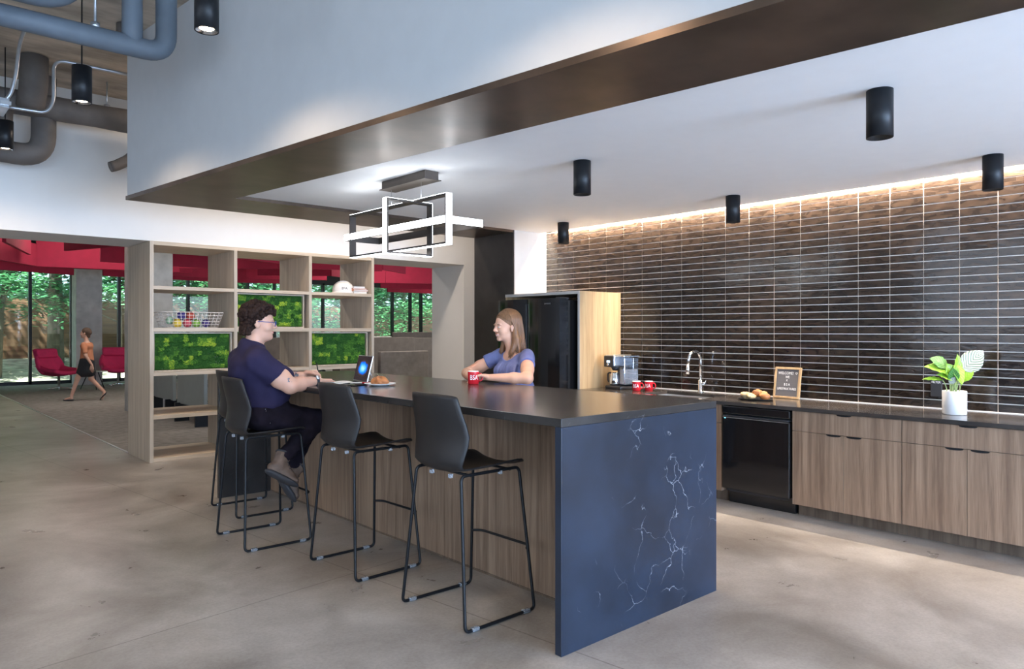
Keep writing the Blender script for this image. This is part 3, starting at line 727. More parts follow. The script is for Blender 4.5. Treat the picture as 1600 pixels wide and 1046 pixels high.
# ------------------------------------------------------------------ open shelf in the thick opening
YF, YB = 8.60, 9.47
t = thing('open_shelf', 'tall light oak open shelf unit with deep square bays under the white wall', 'shelf', (3.8, 9.0, 0))
for x0, x1 in ((2.385, 2.425), (5.18, 5.22)): obj('side_panel', G().box(x0, x1, YF, YB, 0, 2.452, 0.002), 'oak', t, True)
for x0, x1 in ((3.314, 3.352), (4.268, 4.308)): obj('divider', G().box(x0, x1, YF+0.002, YB, 0.045, 2.41, 0.002), 'oak', t, True)
ZS = [(0.0, 0.045), (0.478, 0.52), (0.957, 1.0), (1.448, 1.492), (1.918, 1.958), (2.41, 2.452)]
for k, (a, c) in enumerate(ZS): obj('shelf_board', G().box(2.425, 5.18, YF+0.004, YB-0.004, a, c, 0.002), 'oakx', t, True)

def moss_panel(x0, x1, z0, z1, label):
    t = thing('moss_panel', label, 'moss panel', ((x0+x1)/2, YF+0.09, z0), 0, None)
    w_, h_ = (x1-x0)/2, z1-z0
    g = G(); fw = 0.014
    g.box(-w_, w_, -0.05, 0.05, 0, fw); g.box(-w_, w_, -0.05, 0.05, h_-fw, h_); g.box(-w_, -w_+fw, -0.05, 0.05, fw, h_-fw); g.box(w_-fw, w_, -0.05, 0.05, fw, h_-fw)
    g.box(-w_+fw, w_-fw, 0.0, 0.05, fw, h_-fw)
    obj('frame', g, 'oak', t)
    W_, H_ = 2*(w_-fw), h_-2*fw; nx, nz = int(W_/0.0062), int(H_/0.0062); cs = 0.052
    cells = {}
    def cell(i, j):
        if (i, j) not in cells:
            n_ = noise.noise((i*0.45+x0*7, j*0.45+z0*5, 0))*.8+random.gauss(-0.02, 0.20)
            cells[i, j] = (max(-0.5, min(0.5, n_)), random.random())
        return cells[i, j]
    bm = bmesh.new(); col = bm.loops.layers.color.new('tone'); V = {}; T = {}
    for i in range(nx+1):
        for k in range(nz+1):
            x = W_*i/nx; z = H_*k/nz
            xx = x+0.020*noise.noise((x*45, z*45, 1))+0.008*noise.noise((x*140, z*140, 2)); zz = z+0.020*noise.noise((x*45, z*45, 5))+0.008*noise.noise((x*140, z*140, 7))
            c = cell(int(xx/cs), int(zz/cs)); edge = min(1, min(x, W_-x, z, H_-z)/0.015)
            d = (0.024+c[0]*0.042+0.014*noise.noise((x*70, z*70, 3))+0.010*noise.noise((x*170, z*170, 9))+random.uniform(-0.003, 0.003))*edge
            V[i, k] = bm.verts.new((-W_/2+x, -d-0.004, fw+z)); T[i, k] = (0.5+c[0]*0.75+random.uniform(-.12, .12))
    for i in range(nx):
        for k in range(nz):
            f = bm.faces.new((V[i, k], V[i+1, k], V[i+1, k+1], V[i, k+1])); f.smooth = True
            for lp, key in zip(f.loops, ((i, k), (i+1, k), (i+1, k+1), (i, k+1))):
                q = max(0, min(1, T[key])); lp[col] = (q, q, q, 1)
    me = bpy.data.meshes.new('moss'); bm.to_mesh(me); bm.free()
    obj('moss', me, 'moss', t)
m = bpy.data.materials.new('preserved_moss'); m.use_nodes = True; n = m.node_tree.nodes; l = m.node_tree.links
at = n.new('ShaderNodeAttribute'); at.attribute_name = 'tone'; cr = n.new('ShaderNodeValToRGB'); e = cr.color_ramp.elements
e[0].position = 0.15; e[0].color = (0.020, 0.095, 0.008, 1); e[1].position = 0.85; e[1].color = (0.36, 0.47, 0.03, 1)
e2 = cr.color_ramp.elements.new(0.5); e2.color = (0.085, 0.235, 0.018, 1)
tc = n.new('ShaderNodeTexCoord'); nz = n.new('ShaderNodeTexNoise'); nz.inputs['Scale'].default_value = 70; l.new(tc.outputs['Object'], nz.inputs[0])
ad = n.new('ShaderNodeMath'); ad.operation = 'MULTIPLY_ADD'; ad.inputs[1].default_value = 0.5; l.new(nz.outputs[0], ad.inputs[0])
sb = n.new('ShaderNodeMath'); sb.operation = 'SUBTRACT'; sb.inputs[1].default_value = 0.25; l.new(at.outputs['Fac'], sb.inputs[0]); l.new(sb.outputs[0], ad.inputs[2])
l.new(ad.outputs[0], cr.inputs[0]); l.new(cr.outputs[0], n['Principled BSDF'].inputs['Base Color']); n['Principled BSDF'].inputs['Roughness'].default_value = 0.85
M['moss'] = m
random.seed(5)
moss_panel(2.43, 3.30, 1.002, 1.44, 'green moss panel in the left bay, below the wire basket')
moss_panel(3.357, 4.22, 1.494, 1.912, 'green moss panel in the upper middle bay, behind the curly-haired person')
moss_panel(4.312, 5.14, 1.002, 1.44, 'green moss panel in the right bay, behind the tablet')

# wire basket with rubber balls
bx, by, bz = 2.88, 8.86, 1.493
g = G(); wr_ = 0.0022
def rect(z, sx, sy): return [(-sx, -sy, z), (sx, -sy, z), (sx, sy, z), (-sx, sy, z)]
sx0, sy0, sx1, sy1, hb = 0.285, 0.14, 0.335, 0.18, 0.175
for k in range(6):
    u = k/5; sx = sx0+(sx1-sx0)*u; sy = sy0+(sy1-sy0)*u
    r = rect(0.004+hb*u, sx, sy); g.tube(bez(r+[r[0]], 0.001), wr_*(1.7 if k == 5 else 1), n=5)
for k in range(15):
    v = k/14*2-1
    for s in (-1, 1): g.tube([(v*sx0, s*sy0, 0.004), (v*sx1, s*sy1, 0.004+hb)], wr_, n=5)
    g.tube([(v*sx0, -sy0, 0.004), (v*sx0, sy0, 0.004)], wr_, n=5)
for k in range(8):
    v = k/7*2-1
    for s in (-1, 1): g.tube([(s*sx0, v*sy0, 0.004), (s*sx1, v*sy1, 0.004+hb)], wr_, n=5)
o = obj('wire_basket', g, 'wire'); o.location = (bx, by, bz); tag(o, 'white wire basket of coloured balls on the shelf above the left moss panel', 'basket')
def ball(x, y, z, r, c, label):
    g = G().ell((0, 0, 0), r, seg=20)
    for a in (0, PI/2): g.tube([(r*1.005*math.cos(q), 0, r*1.005*math.sin(q)) if a == 0 else (0, r*1.005*math.cos(q), r*1.005*math.sin(q)) for q in [k*2*PI/20 for k in range(20)]], 0.0015, n=4, closed=True)
    o = obj('ball', g, 'ball_'+c); o.location = (x, y, z); tag(o, label, 'ball')
R_ = 0.046; zb = bz+0.008+R_
ball(bx-0.145, by-0.06, zb, 0.05, 'yellow', 'yellow ball in the wire basket')
ball(bx-0.035, by-0.06, zb, 0.049, 'rball', 'lower red ball in the wire basket, between the yellow and green balls')
ball(bx+0.065, by-0.06, zb, R_, 'green', 'green ball in the wire basket')
ball(bx+0.175, by-0.06, zb, R_, 'purple', 'dark purple ball at the right end of the wire basket')
ball(bx-0.09, by-0.03, zb+0.088, 0.05, 'navyb', 'navy ball on top of the pile in the wire basket')
ball(bx+0.012, by-0.03, zb+0.088, 0.049, 'redball', 'upper red ball on top of the pile in the wire basket')
ball(bx-0.19, by+0.06, zb+0.03, R_, 'pale', 'pale green ball at the back left of the wire basket')

# hard hat and books
t = thing('hard_hat', 'white hard hat on the upper right shelf beside the books', 'helmet', (4.86, 8.80, 1.958), math.radians(-20))
P = []
g = G().lathe([(0.125, 0.022), (0.128, 0.05), (0.122, 0.09), (0.100, 0.13), (0.06, 0.155), (0, 0.163)], n=32)
g.tube([(0.10*math.cos(a)*1.05, 0, 0.07+0.096*math.sin(a)) for a in [PI*k/12 for k in range(13)]], 0.012, n=8)
me = g.mesh(); me.transform(Matrix.Scale(1.12, 4, (1, 0, 0))); obj('shell', me, 'hat', t)
g = G().lathe([(0.125, 0.03), (0.15, 0.010), (0.152, 0.004), (0.120, 0.018), (0.125, 0.03)], n=32)
g.box(0.11, 0.205, -0.085, 0.085, 0.002, 0.010, 0.003); me = g.mesh(); me.transform(Matrix.Scale(1.1, 4, (1, 0, 0))); obj('brim', me, 'hat', t)
tm = text_mesh('BSA', 0.045, 0.0006); tm.transform(Matrix.Translation((0.0, -0.126, 0.065)) @ Matrix.Rotation(PI/2, 4, 'X')); obj('print', tm, 'felt', t)
def book(x, y, z, sx, sy, sz, cm, rz, label):
    t = thing('book', label, 'book', (x, y, z), rz, 'books on the upper right shelf')
    g = G().box(-sx, sx, -sy, sy, 0, 0.003); g.box(-sx, sx, -sy, sy, sz-0.003, sz); g.box(-sx, -sx+0.003, -sy, sy, 0, sz); obj('cover', g, cm, t)
    obj('pages', G().box(-sx+0.003, sx-0.004, -sy+0.004, sy-0.004, 0.003, sz-0.003), 'paper', t)
zz = 1.959
for i, (sx, sy, sz, cm, rz, lb) in enumerate([(0.105, 0.15, 0.034, 'ltbook', 0.06, 'pale grey book at the bottom of the shelf stack'), (0.12, 0.15, 0.022, 'orange', 0.12, 'orange-brown book second from the bottom of the stack'),
        (0.11, 0.14, 0.016, 'orange', 0.02, 'thin orange book second from the top of the stack'), (0.09, 0.13, 0.026, 'ltbook', 0.05, 'pale book on top of the stack')]):
    book(5.03, 8.80, zz, sx, sy, sz, cm, rz, lb); zz += sz+0.0005

# ------------------------------------------------------------------ island
IX0, IX1, IY0, IY1, IH = 2.333, 3.581, 2.262, 6.44, 1.066
t = thing('island_worktop', 'long black veined stone island worktop with waterfall ends', 'worktop', ((IX0+IX1)/2, (IY0+IY1)/2, 0))
obj('top_slab', G().box(IX0, IX1, IY0, IY1, IH-0.04, IH, 0.003), 'top', t, True)
obj('waterfall_end', G().box(IX0, IX1, IY0, IY0+0.04, 0.0, IH-0.0402, 0.002), 'fall', t, True)['label'] = 'blue-black white-veined stone end face'
obj('waterfall_end', G().box(IX0, IX1, IY1-0.04, IY1, 0.0, IH-0.0402, 0.002), 'top', t, True)
t = thing('island_cabinet', 'walnut laminate island base behind the bar stools', 'cabinet', (3.19, 4.35, 0))
obj('body', G().box(2.80, 3.55, IY0+0.041, IY1-0.041, 0.0, IH-0.0405), 'walnut', t, True)
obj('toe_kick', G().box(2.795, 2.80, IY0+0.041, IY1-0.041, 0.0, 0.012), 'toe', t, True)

# ------------------------------------------------------------------ wall counter
CX0, CH = 5.43, 0.864
t = thing('kitchen_worktop', 'brown-black stone worktop along the tiled wall', 'worktop', (5.78, 3.0, 0))
g = G(); sx0, sx1, sy0, sy1 = 5.53, 5.96, 3.62, 4.32
g.box(CX0, sx0, -0.485, 5.045, CH-0.03, CH, 0.002); g.box(sx1, 6.132, -0.485, 5.045, CH-0.03, CH, 0.002); g.box(sx0, sx1, -0.485, sy0, CH-0.03, CH, 0.002); g.box(sx0, sx1, sy1, 5.045, CH-0.03, CH, 0.002)
obj('slab', g, 'ctop', t, True)
obj('sealant', G().box(6.122, 6.134, -0.485, 5.045, CH, CH+0.006), 'ink', t, True)
t = thing('sink', 'undermounted steel sink in the wall counter below the tap', 'sink', (5.745, 3.97, 0))
g = G(); zb_ = CH-0.23
g.box(sx0-0.012, sx1+0.012, sy0-0.012, sy1+0.012, zb_, zb_+0.01); g.box(sx0-0.012, sx0, sy0, sy1, zb_, CH-0.031); g.box(sx1, sx1+0.012, sy0, sy1, zb_, CH-0.031); g.box(sx0-0.012, sx1+0.012, sy0-0.012, sy0, zb_, CH-0.031); g.box(sx0-0.012, sx1+0.012, sy1, sy1+0.012, zb_, CH-0.031)
obj('bowl', g, 'alum', t, True); obj('drain', G().lathe([(0.045, zb_+0.011), (0.04, zb_+0.014), (0, zb_+0.012)], c=(5.745, 3.97, 0)), 'chrome', t, True)
t = thing('kitchen_tap', 'chrome gooseneck kitchen tap at the sink', 'tap', (6.04, 3.99, CH))
obj('body', G().lathe([(0.0, 0), (0.03, 0), (0.03, 0.008), (0.022, 0.012), (0.022, 0.12), (0.015, 0.125), (0, 0.126)]), 'chrome', t)
pts = [(0, 0, 0.11), (0, 0, 0.30)]+[(-0.10+0.10*math.cos(a), 0, 0.30+0.10*math.sin(a)) for a in [PI*k/14 for k in range(1, 13)]]+[(-0.207, 0, 0.265)]
obj('neck', G().tube(pts, 0.0135, n=14), 'chrome', t)
obj('spray_head', G().tube([(-0.206, 0, 0.275), (-0.217, 0, 0.185)], 0.017, n=14, radii=[0.0155, 0.019]), 'chrome', t)
obj('lever', G().tube([(0, -0.015, 0.085), (0, -0.055, 0.09)], 0.016, n=10).tube([(0, -0.05, 0.095), (0.012, -0.055, 0.125)], 0.005, n=8), 'chrome', t)

def pull(g, y, z): # finger notch: flat black piece paints in the dark of the scoop
    pts = [(0.055*math.cos(a), -0.014*abs(math.sin(a))**0.6) for a in [PI*k/12 for k in range(13)]]
    vs = [g.b.verts.new((5.4478, y+p[0], z+p[1])) for p in pts]; vs2 = [g.b.verts.new((5.4505, y+p[0], z+p[1])) for p in pts]
    g.b.faces.new(vs); g.b.faces.new(vs2[::-1])
    for i in range(len(vs)): j = (i+1) % len(vs); g.b.faces.new((vs[i], vs2[i], vs2[j], vs[j]))
def base_unit(y0, y1, splits, label, drawer=True, sink=False):
    t = thing('base_cabinet', label, 'cabinet', (5.78, (y0+y1)/2, 0))
    zt = CH-0.032
    obj('body', (G().box(5.47, 6.12, y0+0.001, y1-0.001, 0.1, 0.60) if sink else G().box(5.47, 6.12, y0+0.001, y1-0.001, 0.1, zt)), 'walnut', t, True)
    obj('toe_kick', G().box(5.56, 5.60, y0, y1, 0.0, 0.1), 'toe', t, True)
    zd = 0.675; ys = [y0]+splits+[y1]
    d = obj('drawer', G().box(5.45, 5.469, y0+0.0015, y1-0.0015, zd+0.0015, zt-0.002, 0.0008), 'walnut', t, True)
    p = G(); pull(p, (y0+y1)/2, zt-0.002); obj('finger_pull', p, 'black', d, True)
    for k in range(len(ys)-1):
        a, c = ys[k], ys[k+1]
        d = obj('door', G().box(5.45, 5.469, a+0.0015, c-0.0015, 0.1, zd-0.0015, 0.0008), 'walnut', t, True)
        yy = (c-0.075) if k % 2 == 0 else (a+0.075)
        p = G(); pull(p, yy, zd-0.0015); obj('finger_pull', p, 'black', d, True)
base_unit(1.14, 1.96, [1.556], 'walnut base cabinet under the potted plant, right edge of the room')
base_unit(0.336, 1.138, [0.737], 'walnut base cabinet just past the right edge of the frame')
base_unit(-0.468, 0.334, [-0.067], 'last walnut base cabinet of the run, nearest the camera wall')
base_unit(1.962, 2.766, [2.366], 'walnut base cabinet right beside the black dishwasher')
base_unit(3.392, 4.35, [3.87], 'walnut sink cabinet left of the dishwasher, mostly behind the island', sink=True)
t = thing('dishwasher', 'gloss black dishwasher under the pastries and letter board', 'dishwasher', (5.78, 3.08, 0))
obj('body', G().box(5.50, 6.10, 2.785, 3.375, 0.10, 0.825), 'dk', t, True)
d = obj('door', G().box(5.435, 5.50, 2.782, 3.378, 0.135, 0.735, 0.006), 'gloss', t, True)
obj('control_panel', G().box(5.437, 5.50, 2.782, 3.378, 0.765, 0.826, 0.005), 'gloss', t, True)
obj('handle', G().box(5.428, 5.50, 2.79, 3.37, 0.738, 0.752, 0.004), 'dk', t, True)
obj('kick_plate', G().box(5.54, 5.58, 2.785, 3.375, 0.0, 0.10, 0.002), 'gloss', t, True)
obj('indicator', G().box(5.4345, 5.437, 3.345, 3.358, 0.722, 0.728), mat('blue_indicator', (0.1, 0.5, 0.8), 0.4, emit=(0.2, 0.7, 1), estr=1.5), t, True)

# fridge enclosure and fridge
t = thing('fridge_enclosure', 'tall honey oak enclosure around the black fridge', 'cabinet', (5.8, 5.6, 0))
obj('side_panel', G().box(5.48, 6.13, 5.05, 5.075, 0, 1.868, 0.001), 'honey', t, True)
obj('side_panel', G().box(5.48, 6.13, 6.17, 6.195, 0, 1.84, 0.001), 'honey', t, True)
obj('top_panel', G().box(5.48, 6.13, 5.075, 6.195, 1.84, 1.868, 0.001), 'oak', t, True)
obj('edge_trim', G().box(5.474, 5.4795, 5.05, 6.195, 1.838, 1.869).box(5.474, 5.4795, 5.049, 5.076, 0, 1.838), 'jamb', t, True)
t = thing('refrigerator', 'black stainless french-door refrigerator in the oak enclosure', 'refrigerator', (5.7, 5.58, 0))
obj('body', G().box(5.36, 6.08, 5.13, 6.03, 0.03, 1.775, 0.004), 'gloss', t, True)
def fdoor(y0, y1, z0, z1):
    pts = [(5.345, y0), (5.345, y1)]+[(5.245-0.03*math.sin(PI*k/10)**0.7, y1-(y1-y0)*k/10) for k in range(11)]
    return G().prism(pts, z0, z1)
for y0, y1, s in ((5.11, 5.578, 1), (5.586, 6.05, -1)):
    d = obj('door', fdoor(y0, y1, 0.70, 1.79), 'fridge', t, True)
    yh = 5.565 if s > 0 else 5.60
    obj('recessed_handle', G().box(5.238, 5.25, yh-0.008, yh+0.008, 0.75, 1.74, 0.003), 'dk', d, True)
d = obj('freezer_drawer', fdoor(5.11, 6.05, 0.06, 0.69), 'fridge', t, True)
tm = text_mesh('SAMSUNG', 0.020, 0.0005); tm.transform(Matrix.Translation((5.2125, 5.25, 1.735)) @ Matrix.Rotation(-PI/2, 4, 'Z') @ Matrix.Rotation(PI/2, 4, 'X')); obj('print', tm, 'alum', t, True)
obj('hinge_cover', G().box(5.27, 5.40, 5.13, 5.19, 1.776, 1.80, 0.004), 'dk', t, True)

# ------------------------------------------------------------------ lights in the ceiling
def downlight(name, loc, r, h_, label, power, stem=None, angle=110, color=WARM):
    t = thing(name, label, 'ceiling light' if not stem else 'pendant light', loc)
    g = G().lathe([(0, h_), (r, h_), (r, 0.0), (r-0.004, 0.0), (r-0.006, 0.03), (r-0.012, 0.035), (0, 0.035)], n=40); obj('housing', g, 'black', t)
    obj('lens', G().lathe([(0, 0.012), (r*0.55, 0.012), (r*0.55, 0.030), (0, 0.030)], n=24) if stem else G().lathe([(0, 0.0305), (r*0.5, 0.0305), (r*0.5, 0.0345), (0, 0.0345)], n=24), 'bulb', t); stem and obj('reflector', G().lathe([(r-0.0065, 0.002), (r*0.56, 0.020), (r*0.56, 0.022), (r-0.0065, 0.008)], n=32), 'chrome', t)
    if stem: obj('stem', G().tube([(0, 0, h_), (0, 0, h_+stem)], 0.005, n=8), 'black', t)
    lamp('lamp', 'SPOT', (0, 0, 0.012), (0, 0, 0), power, color, parent=t, spot_size=math.radians(angle), spot_blend=0.75, shadow_soft_size=0.03)
    return t
for x, y, lb in ((3.66, 1.416, 'large black cylinder ceiling light nearest the camera, upper right'), (5.57, 1.44, 'black cylinder ceiling light near the tiled wall at the right edge'),
        (5.59, 3.37, 'black cylinder ceiling light near the tiled wall, middle of that row'), (3.68, 3.37, 'black cylinder ceiling light above the island, right of the frame chandelier'),
        (5.62, 5.42, 'small black cylinder ceiling light in the corner above the fridge'),
        (3.65, -0.54, 'black cylinder ceiling light behind the camera in line with the island row'), (5.56, -0.50, 'black cylinder ceiling light behind the camera in line with the tiled wall row')):
    downlight('ceiling_spotlight', (x, y, 2.39), 0.06, 0.228, lb, (16 if y > 5 else 34) if x > 5 else 40)
for x, y, z, lb in ((1.40, 4.02, 3.08, 'black cylinder pendant at the top of the picture, in front of the white fascia'), (1.16, 5.77, 3.05, 'black cylinder pendant hanging in front of the conduit, middle of the row'),
        (0.965, 7.75, 3.06, 'black cylinder pendant at the left edge, farthest of the row')):
    downlight('pendant_spotlight', (x, y, z), 0.0625, 0.25, lb, 60, stem=TOP-z-0.25, angle=150)
downlight('pendant_spotlight', (1.60, 2.05, 3.06), 0.0625, 0.25, 'black cylinder pendant above the frame, nearest the camera', 60, stem=TOP-3.31, angle=150)

# frame chandelier
t = thing('frame_chandelier', 'bronze chandelier of three lit interlocking rectangles over the island', 'chandelier', (3.09, 4.6, 2.2))
c_ = obj('canopy', G().box(3.03, 3.15, 4.30, 4.88, 2.555, 2.62, 0.002).box(3.015, 3.165, 4.285, 4.895, 2.553, 2.557), 'bronze', t, True)
for y in (4.42, 4.82): obj('suspension_wire', G().tube([(3.08, y, 2.43), (3.08, y, 2.555)], 0.0015, n=6), 'alum', t, True)
def frame_yz(x, y0, y1, z0, z1, wd, th):
    g = G(); g.box(x-wd/2, x+wd/2, y0, y1, z1-th, z1); g.box(x-wd/2, x+wd/2, y0, y1, z0, z0+th); g.box(x-wd/2, x+wd/2, y0, y0+th, z0+th, z1-th); g.box(x-wd/2, x+wd/2, y1-th, y1, z0+th, z1-th); return g
def frame_xz(y, x0, x1, z0, z1, wd, th):
    g = G(); g.box(x0, x1, y-wd/2, y+wd/2, z1-th, z1); g.box(x0, x1, y-wd/2, y+wd/2, z0, z0+th); g.box(x0, x0+th, y-wd/2, y+wd/2, z0+th, z1-th); g.box(x1-th, x1, y-wd/2, y+wd/2, z0+th, z1-th); return g
def frame_xy(z, x0, x1, y0, y1, wd, th):
    g = G(); g.box(x0, x1, y0, y0+th, z-wd/2, z+wd/2); g.box(x0, x1, y1-th, y1, z-wd/2, z+wd/2); g.box(x0, x0+th, y0+th, y1-th, z-wd/2, z+wd/2); g.box(x1-th, x1, y0+th, y1-th, z-wd/2, z+wd/2); return g
WD, TH, LT = 0.055, 0.013, 0.003
f = obj('long_upright_frame', frame_yz(3.08, 4.08, 5.42, 2.07, 2.425, WD, TH), 'bronze', t, True)
g = G(); a = WD/2-0.002
g.box(3.08-a, 3.08+a, 4.08-LT, 4.08, 2.07, 2.425); g.box(3.08-a, 3.08+a, 5.42, 5.42+LT, 2.07, 2.425); g.box(3.08-a, 3.08+a, 4.08, 5.42, 2.07-LT, 2.07); g.box(3.08-a, 3.08+a, 4.08, 5.42, 2.425, 2.425+LT)
obj('led_strip', g, 'led', f, True)
f = obj('cross_frame', frame_xz(4.5, 2.82, 3.22, 2.02, 2.418, WD, TH), 'bronze', t, True)
g = G(); g.box(2.82-LT, 2.82, 4.5-a, 4.5+a, 2.02, 2.418); g.box(3.22, 3.22+LT, 4.5-a, 4.5+a, 2.02, 2.418); g.box(2.82, 3.22, 4.5-a, 4.5+a, 2.02-LT, 2.02); g.box(2.82, 3.22, 4.5-a, 4.5+a, 2.418, 2.418+LT)
obj('led_strip', g, 'led', f, True)
f = obj('flat_frame', frame_xy(2.245, 3.06, 3.40, 4.10, 5.52, WD, TH), 'bronze', t, True)
g = G(); a0, a1 = 2.245-a, 2.245+a
g.box(3.06-LT, 3.06, 4.10, 5.52, a0, a1); g.box(3.40, 3.40+LT, 4.10, 5.52, a0, a1); g.box(3.06, 3.40, 4.10-LT, 4.10, a0, a1); g.box(3.06, 3.40, 5.52, 5.52+LT, a0, a1)
obj('led_strip', g, 'led', f, True)

# ------------------------------------------------------------------ pipes and conduit under the concrete
def pipe(pts, r, m, label, cat='pipe', rad=0.2, name='insulated_pipe', wob=0.0, bands=True):
    g = G(); P = bez(pts, rad, 8)
    Q = []
    for i in range(len(P)-1):
        n_ = max(1, int((P[i+1]-P[i]).length/0.12))
        for k in range(n_): Q.append(P[i].lerp(P[i+1], k/n_))
    Q.append(P[-1])
    radii = [r*(1+wob*noise.noise(tuple(q*3.1))) for q in Q]
    g.tube(Q, r, n=20, radii=radii)
    o = obj(name, g, m); tag(o, label, cat)
    return o
pipe([(-2.0, 5.2, 3.325), (1.545, 5.2, 3.325), (1.545, 5.2, 3.95)], 0.066, 'pipe', 'grey-blue insulated pipe running along the top left and turning up by the fascia', rad=0.13, wob=0.05)
pipe([(1.335, 5.2, 3.335), (1.335, 5.2, 3.95)], 0.062, 'pipe', 'short grey-blue riser standing on the horizontal pipe left of the pipe end', wob=0.06)
pipe([(-2.0, 5.0, 3.43), (0.94, 5.0, 3.43), (1.06, 5.0, 3.95)], 0.075, 'pipe', 'fat grey-blue insulated pipe at the very top left, above the long one', rad=0.2, wob=0.05)
pipe([(-2.0, 8.15, 3.60), (2.2, 8.15, 3.60), (6.0, 8.15, 3.60)], 0.115, 'pipeb', 'thick brown-grey pipe running along the wall below the concrete ceiling', wob=0.08)
pipe([(1.19, 7.82, 3.95), (1.19, 7.82, 3.68), (1.19, 8.0, 3.55)], 0.115, 'pipeb', 'stubby brown-grey elbow dropping from the ceiling onto the wall pipe', rad=0.12, wob=0.06)
pipe([(1.33, 8.22, 3.9), (1.33, 8.22, 3.12), (0.7, 8.22, 3.16), (-0.6, 8.22, 3.16)], 0.105, 'pipeb', 'brown-grey pipe bending down and left below the wall pipe', rad=0.22, wob=0.08)
pipe([(0.98, 8.12, 3.5), (0.98, 8.12, 3.22), (0.3, 8.12, 3.2)], 0.095, 'pipeb', 'darker short bend beside the large pipe bend at the left edge', rad=0.2, wob=0.06)
pipe([(2.2, 8.2, 3.62), (2.12, 8.2, 3.25), (1.95, 8.2, 3.14), (1.9, 8.2, 3.12)], 0.055, 'pipeb', 'small capped pipe end beside the edge of the white fascia', rad=0.15, wob=0.06)
pipe([(1.62, 6.5, 3.95), (1.62, 6.5, 3.82), (1.585, 6.5, 3.74)], 0.07, 'pipeb', 'dark pipe elbow hanging behind the two grey-blue risers', rad=0.1)
pipe([(1.02, 6.95, 3.95), (0.96, 6.95, 3.77), (0.936, 6.95, 3.50), (0.90, 6.97, 3.32), (0.80, 7.0, 3.23), (-0.5, 7.0, 3.2)], 0.014, 'galv', 'bent galvanised conduit curving down at the far left', 'conduit', 0.1, 'conduit')
pipe([(0.84, 7.15, 3.283), (1.18, 7.15, 3.29), (1.228, 7.15, 3.40), (1.228, 7.15, 3.755), (2.6, 7.15, 3.765)], 0.014, 'galv', 'galvanised conduit bending up and over towards the white fascia', 'conduit', 0.1, 'conduit')
t = thing('conduit_box', 'small steel junction box where the two conduits meet', 'junction box', (0.84, 7.08, 3.25)); obj('box', G().box(-0.05, 0.05, -0.16, 0.16, -0.03, 0.045, 0.004), 'galv', t); obj('clamp', G().box(-0.01, 0.06, -0.17, -0.162, -0.01, 0.02), 'alum', t)
for p, lb, a in (((1.86, 8.15), 'thin steel hanger rod holding the wall pipe near the fascia', 3.70), ((1.62, 8.15), 'thin steel hanger rod with clamp behind the middle pendant', 3.70), ((1.12, 5.2), 'steel hanger rod on the grey-blue pipe at the top left', 3.385)):
    t = thing('hanger_rod', lb, 'pipe hanger', (p[0], p[1], a)); obj('rod', G().tube([(0, 0, 0), (0, 0, TOP-a)], 0.008, n=8), 'galv', t); obj('clamp', G().lathe([(0, -0.005), (0.028, -0.005), (0.028, 0.03), (0, 0.035)], n=12), 'galv', t)

# ------------------------------------------------------------------ bar stools
def make_stool():
    t = thing('bar_stool', '', 'stool')
    prof = [(-0.265, 1.145, .185), (-0.262, 1.12, .193), (-0.248, 1.06, .205), (-0.228, 0.99, .219), (-0.216, 0.935, .226), (-0.219, 0.89, .221), (-0.228, 0.85, .213), (-0.236, 0.815, .206), (-0.230, 0.785, .200), (-0.205, 0.763, .196), (-0.165, 0.755, .195), (-0.10, 0.753, .197), (0.0, 0.755, .202), (0.10, 0.762, .205), (0.17, 0.766, .204), (0.205, 0.762, .200), (0.222, 0.752, .192)]
    P = []
    for i, (x, z, hw) in enumerate(prof):
        row = []; back = i < 8; u = min(1, max(0, (i-7)/4))
        for j in range(15):
            v = (j/14-0.5)*2
            dx = 0.045*abs(v)**2*(1-u); dz = 0.020*abs(v)**2.2*u-0.012*(1-v*v)*u
            if i == 0: dz -= 0.010*abs(v)**4
            row.append((x+dx, hw*v, z+dz))
        P.append(row)
    obj('seat_shell', grid_shell(P, 0.009, 's'), 'shell', t)
    r = 0.0085
    for s in (-1, 1):
        pts = [(0.0, 0.189*s, 0.742), (-0.195, 0.19*s, 0.742), (-0.232, 0.27*s, r), (0.232, 0.265*s, r), (0.19, 0.19*s, 0.742), (0.0, 0.189*s, 0.742)]
        obj('leg', G().tube(bez(pts, 0.03, 6)[:-1], r, n=10, closed=True), 'black', t)
    obj('footrest', G().tube(bez([(0.209, -0.232, 0.32), (0.255, -0.19, 0.32), (0.255, 0.19, 0.32), (0.209, 0.232, 0.32)], 0.05), 0.0075, n=10), 'black', t)
    for x in (-0.13, 0.13): obj('seat_bar', G().tube([(x, -0.188, 0.737), (x, 0.188, 0.737)], 0.007, n=8), 'black', t)
    for x, y in ((-0.17, -0.268), (-0.17, 0.268), (0.17, -0.266), (0.17, 0.266)): obj('glide', G().box(x-0.022, x+0.022, y-0.011, y+0.011, 0.001, 0.021, 0.003), 'clear', t)
    for x, y in ((-0.19, -0.10), (-0.19, 0.06), (0.06, -0.188)): obj('spacer', G().box(x-0.01, x+0.01, y-0.01, y+0.01, 0.722, 0.742, 0.003), 'clear', t)
    return t
st = make_stool()
sp = [(2.397, 3.01, 0.0, 'charcoal bar stool nearest the camera, beside the blue-black stone end'), (2.364, 4.0, 0.02, 'empty charcoal bar stool in the middle, beside the seated person'),
      (2.125, 4.975, -0.03, 'charcoal bar stool pulled out under the seated person in navy'), (2.408, 5.87, -0.01, 'charcoal bar stool farthest away, half hidden behind the seated person')]
for i, (x, y, a, lb) in enumerate(sp):
    o = st if i == 0 else dup(st, (x, y, 0), a)
    o.location = (x, y, 0); o.rotation_euler = (0, 0, a); o['label'] = lb; o['group'] = 'charcoal bar stools at the island'
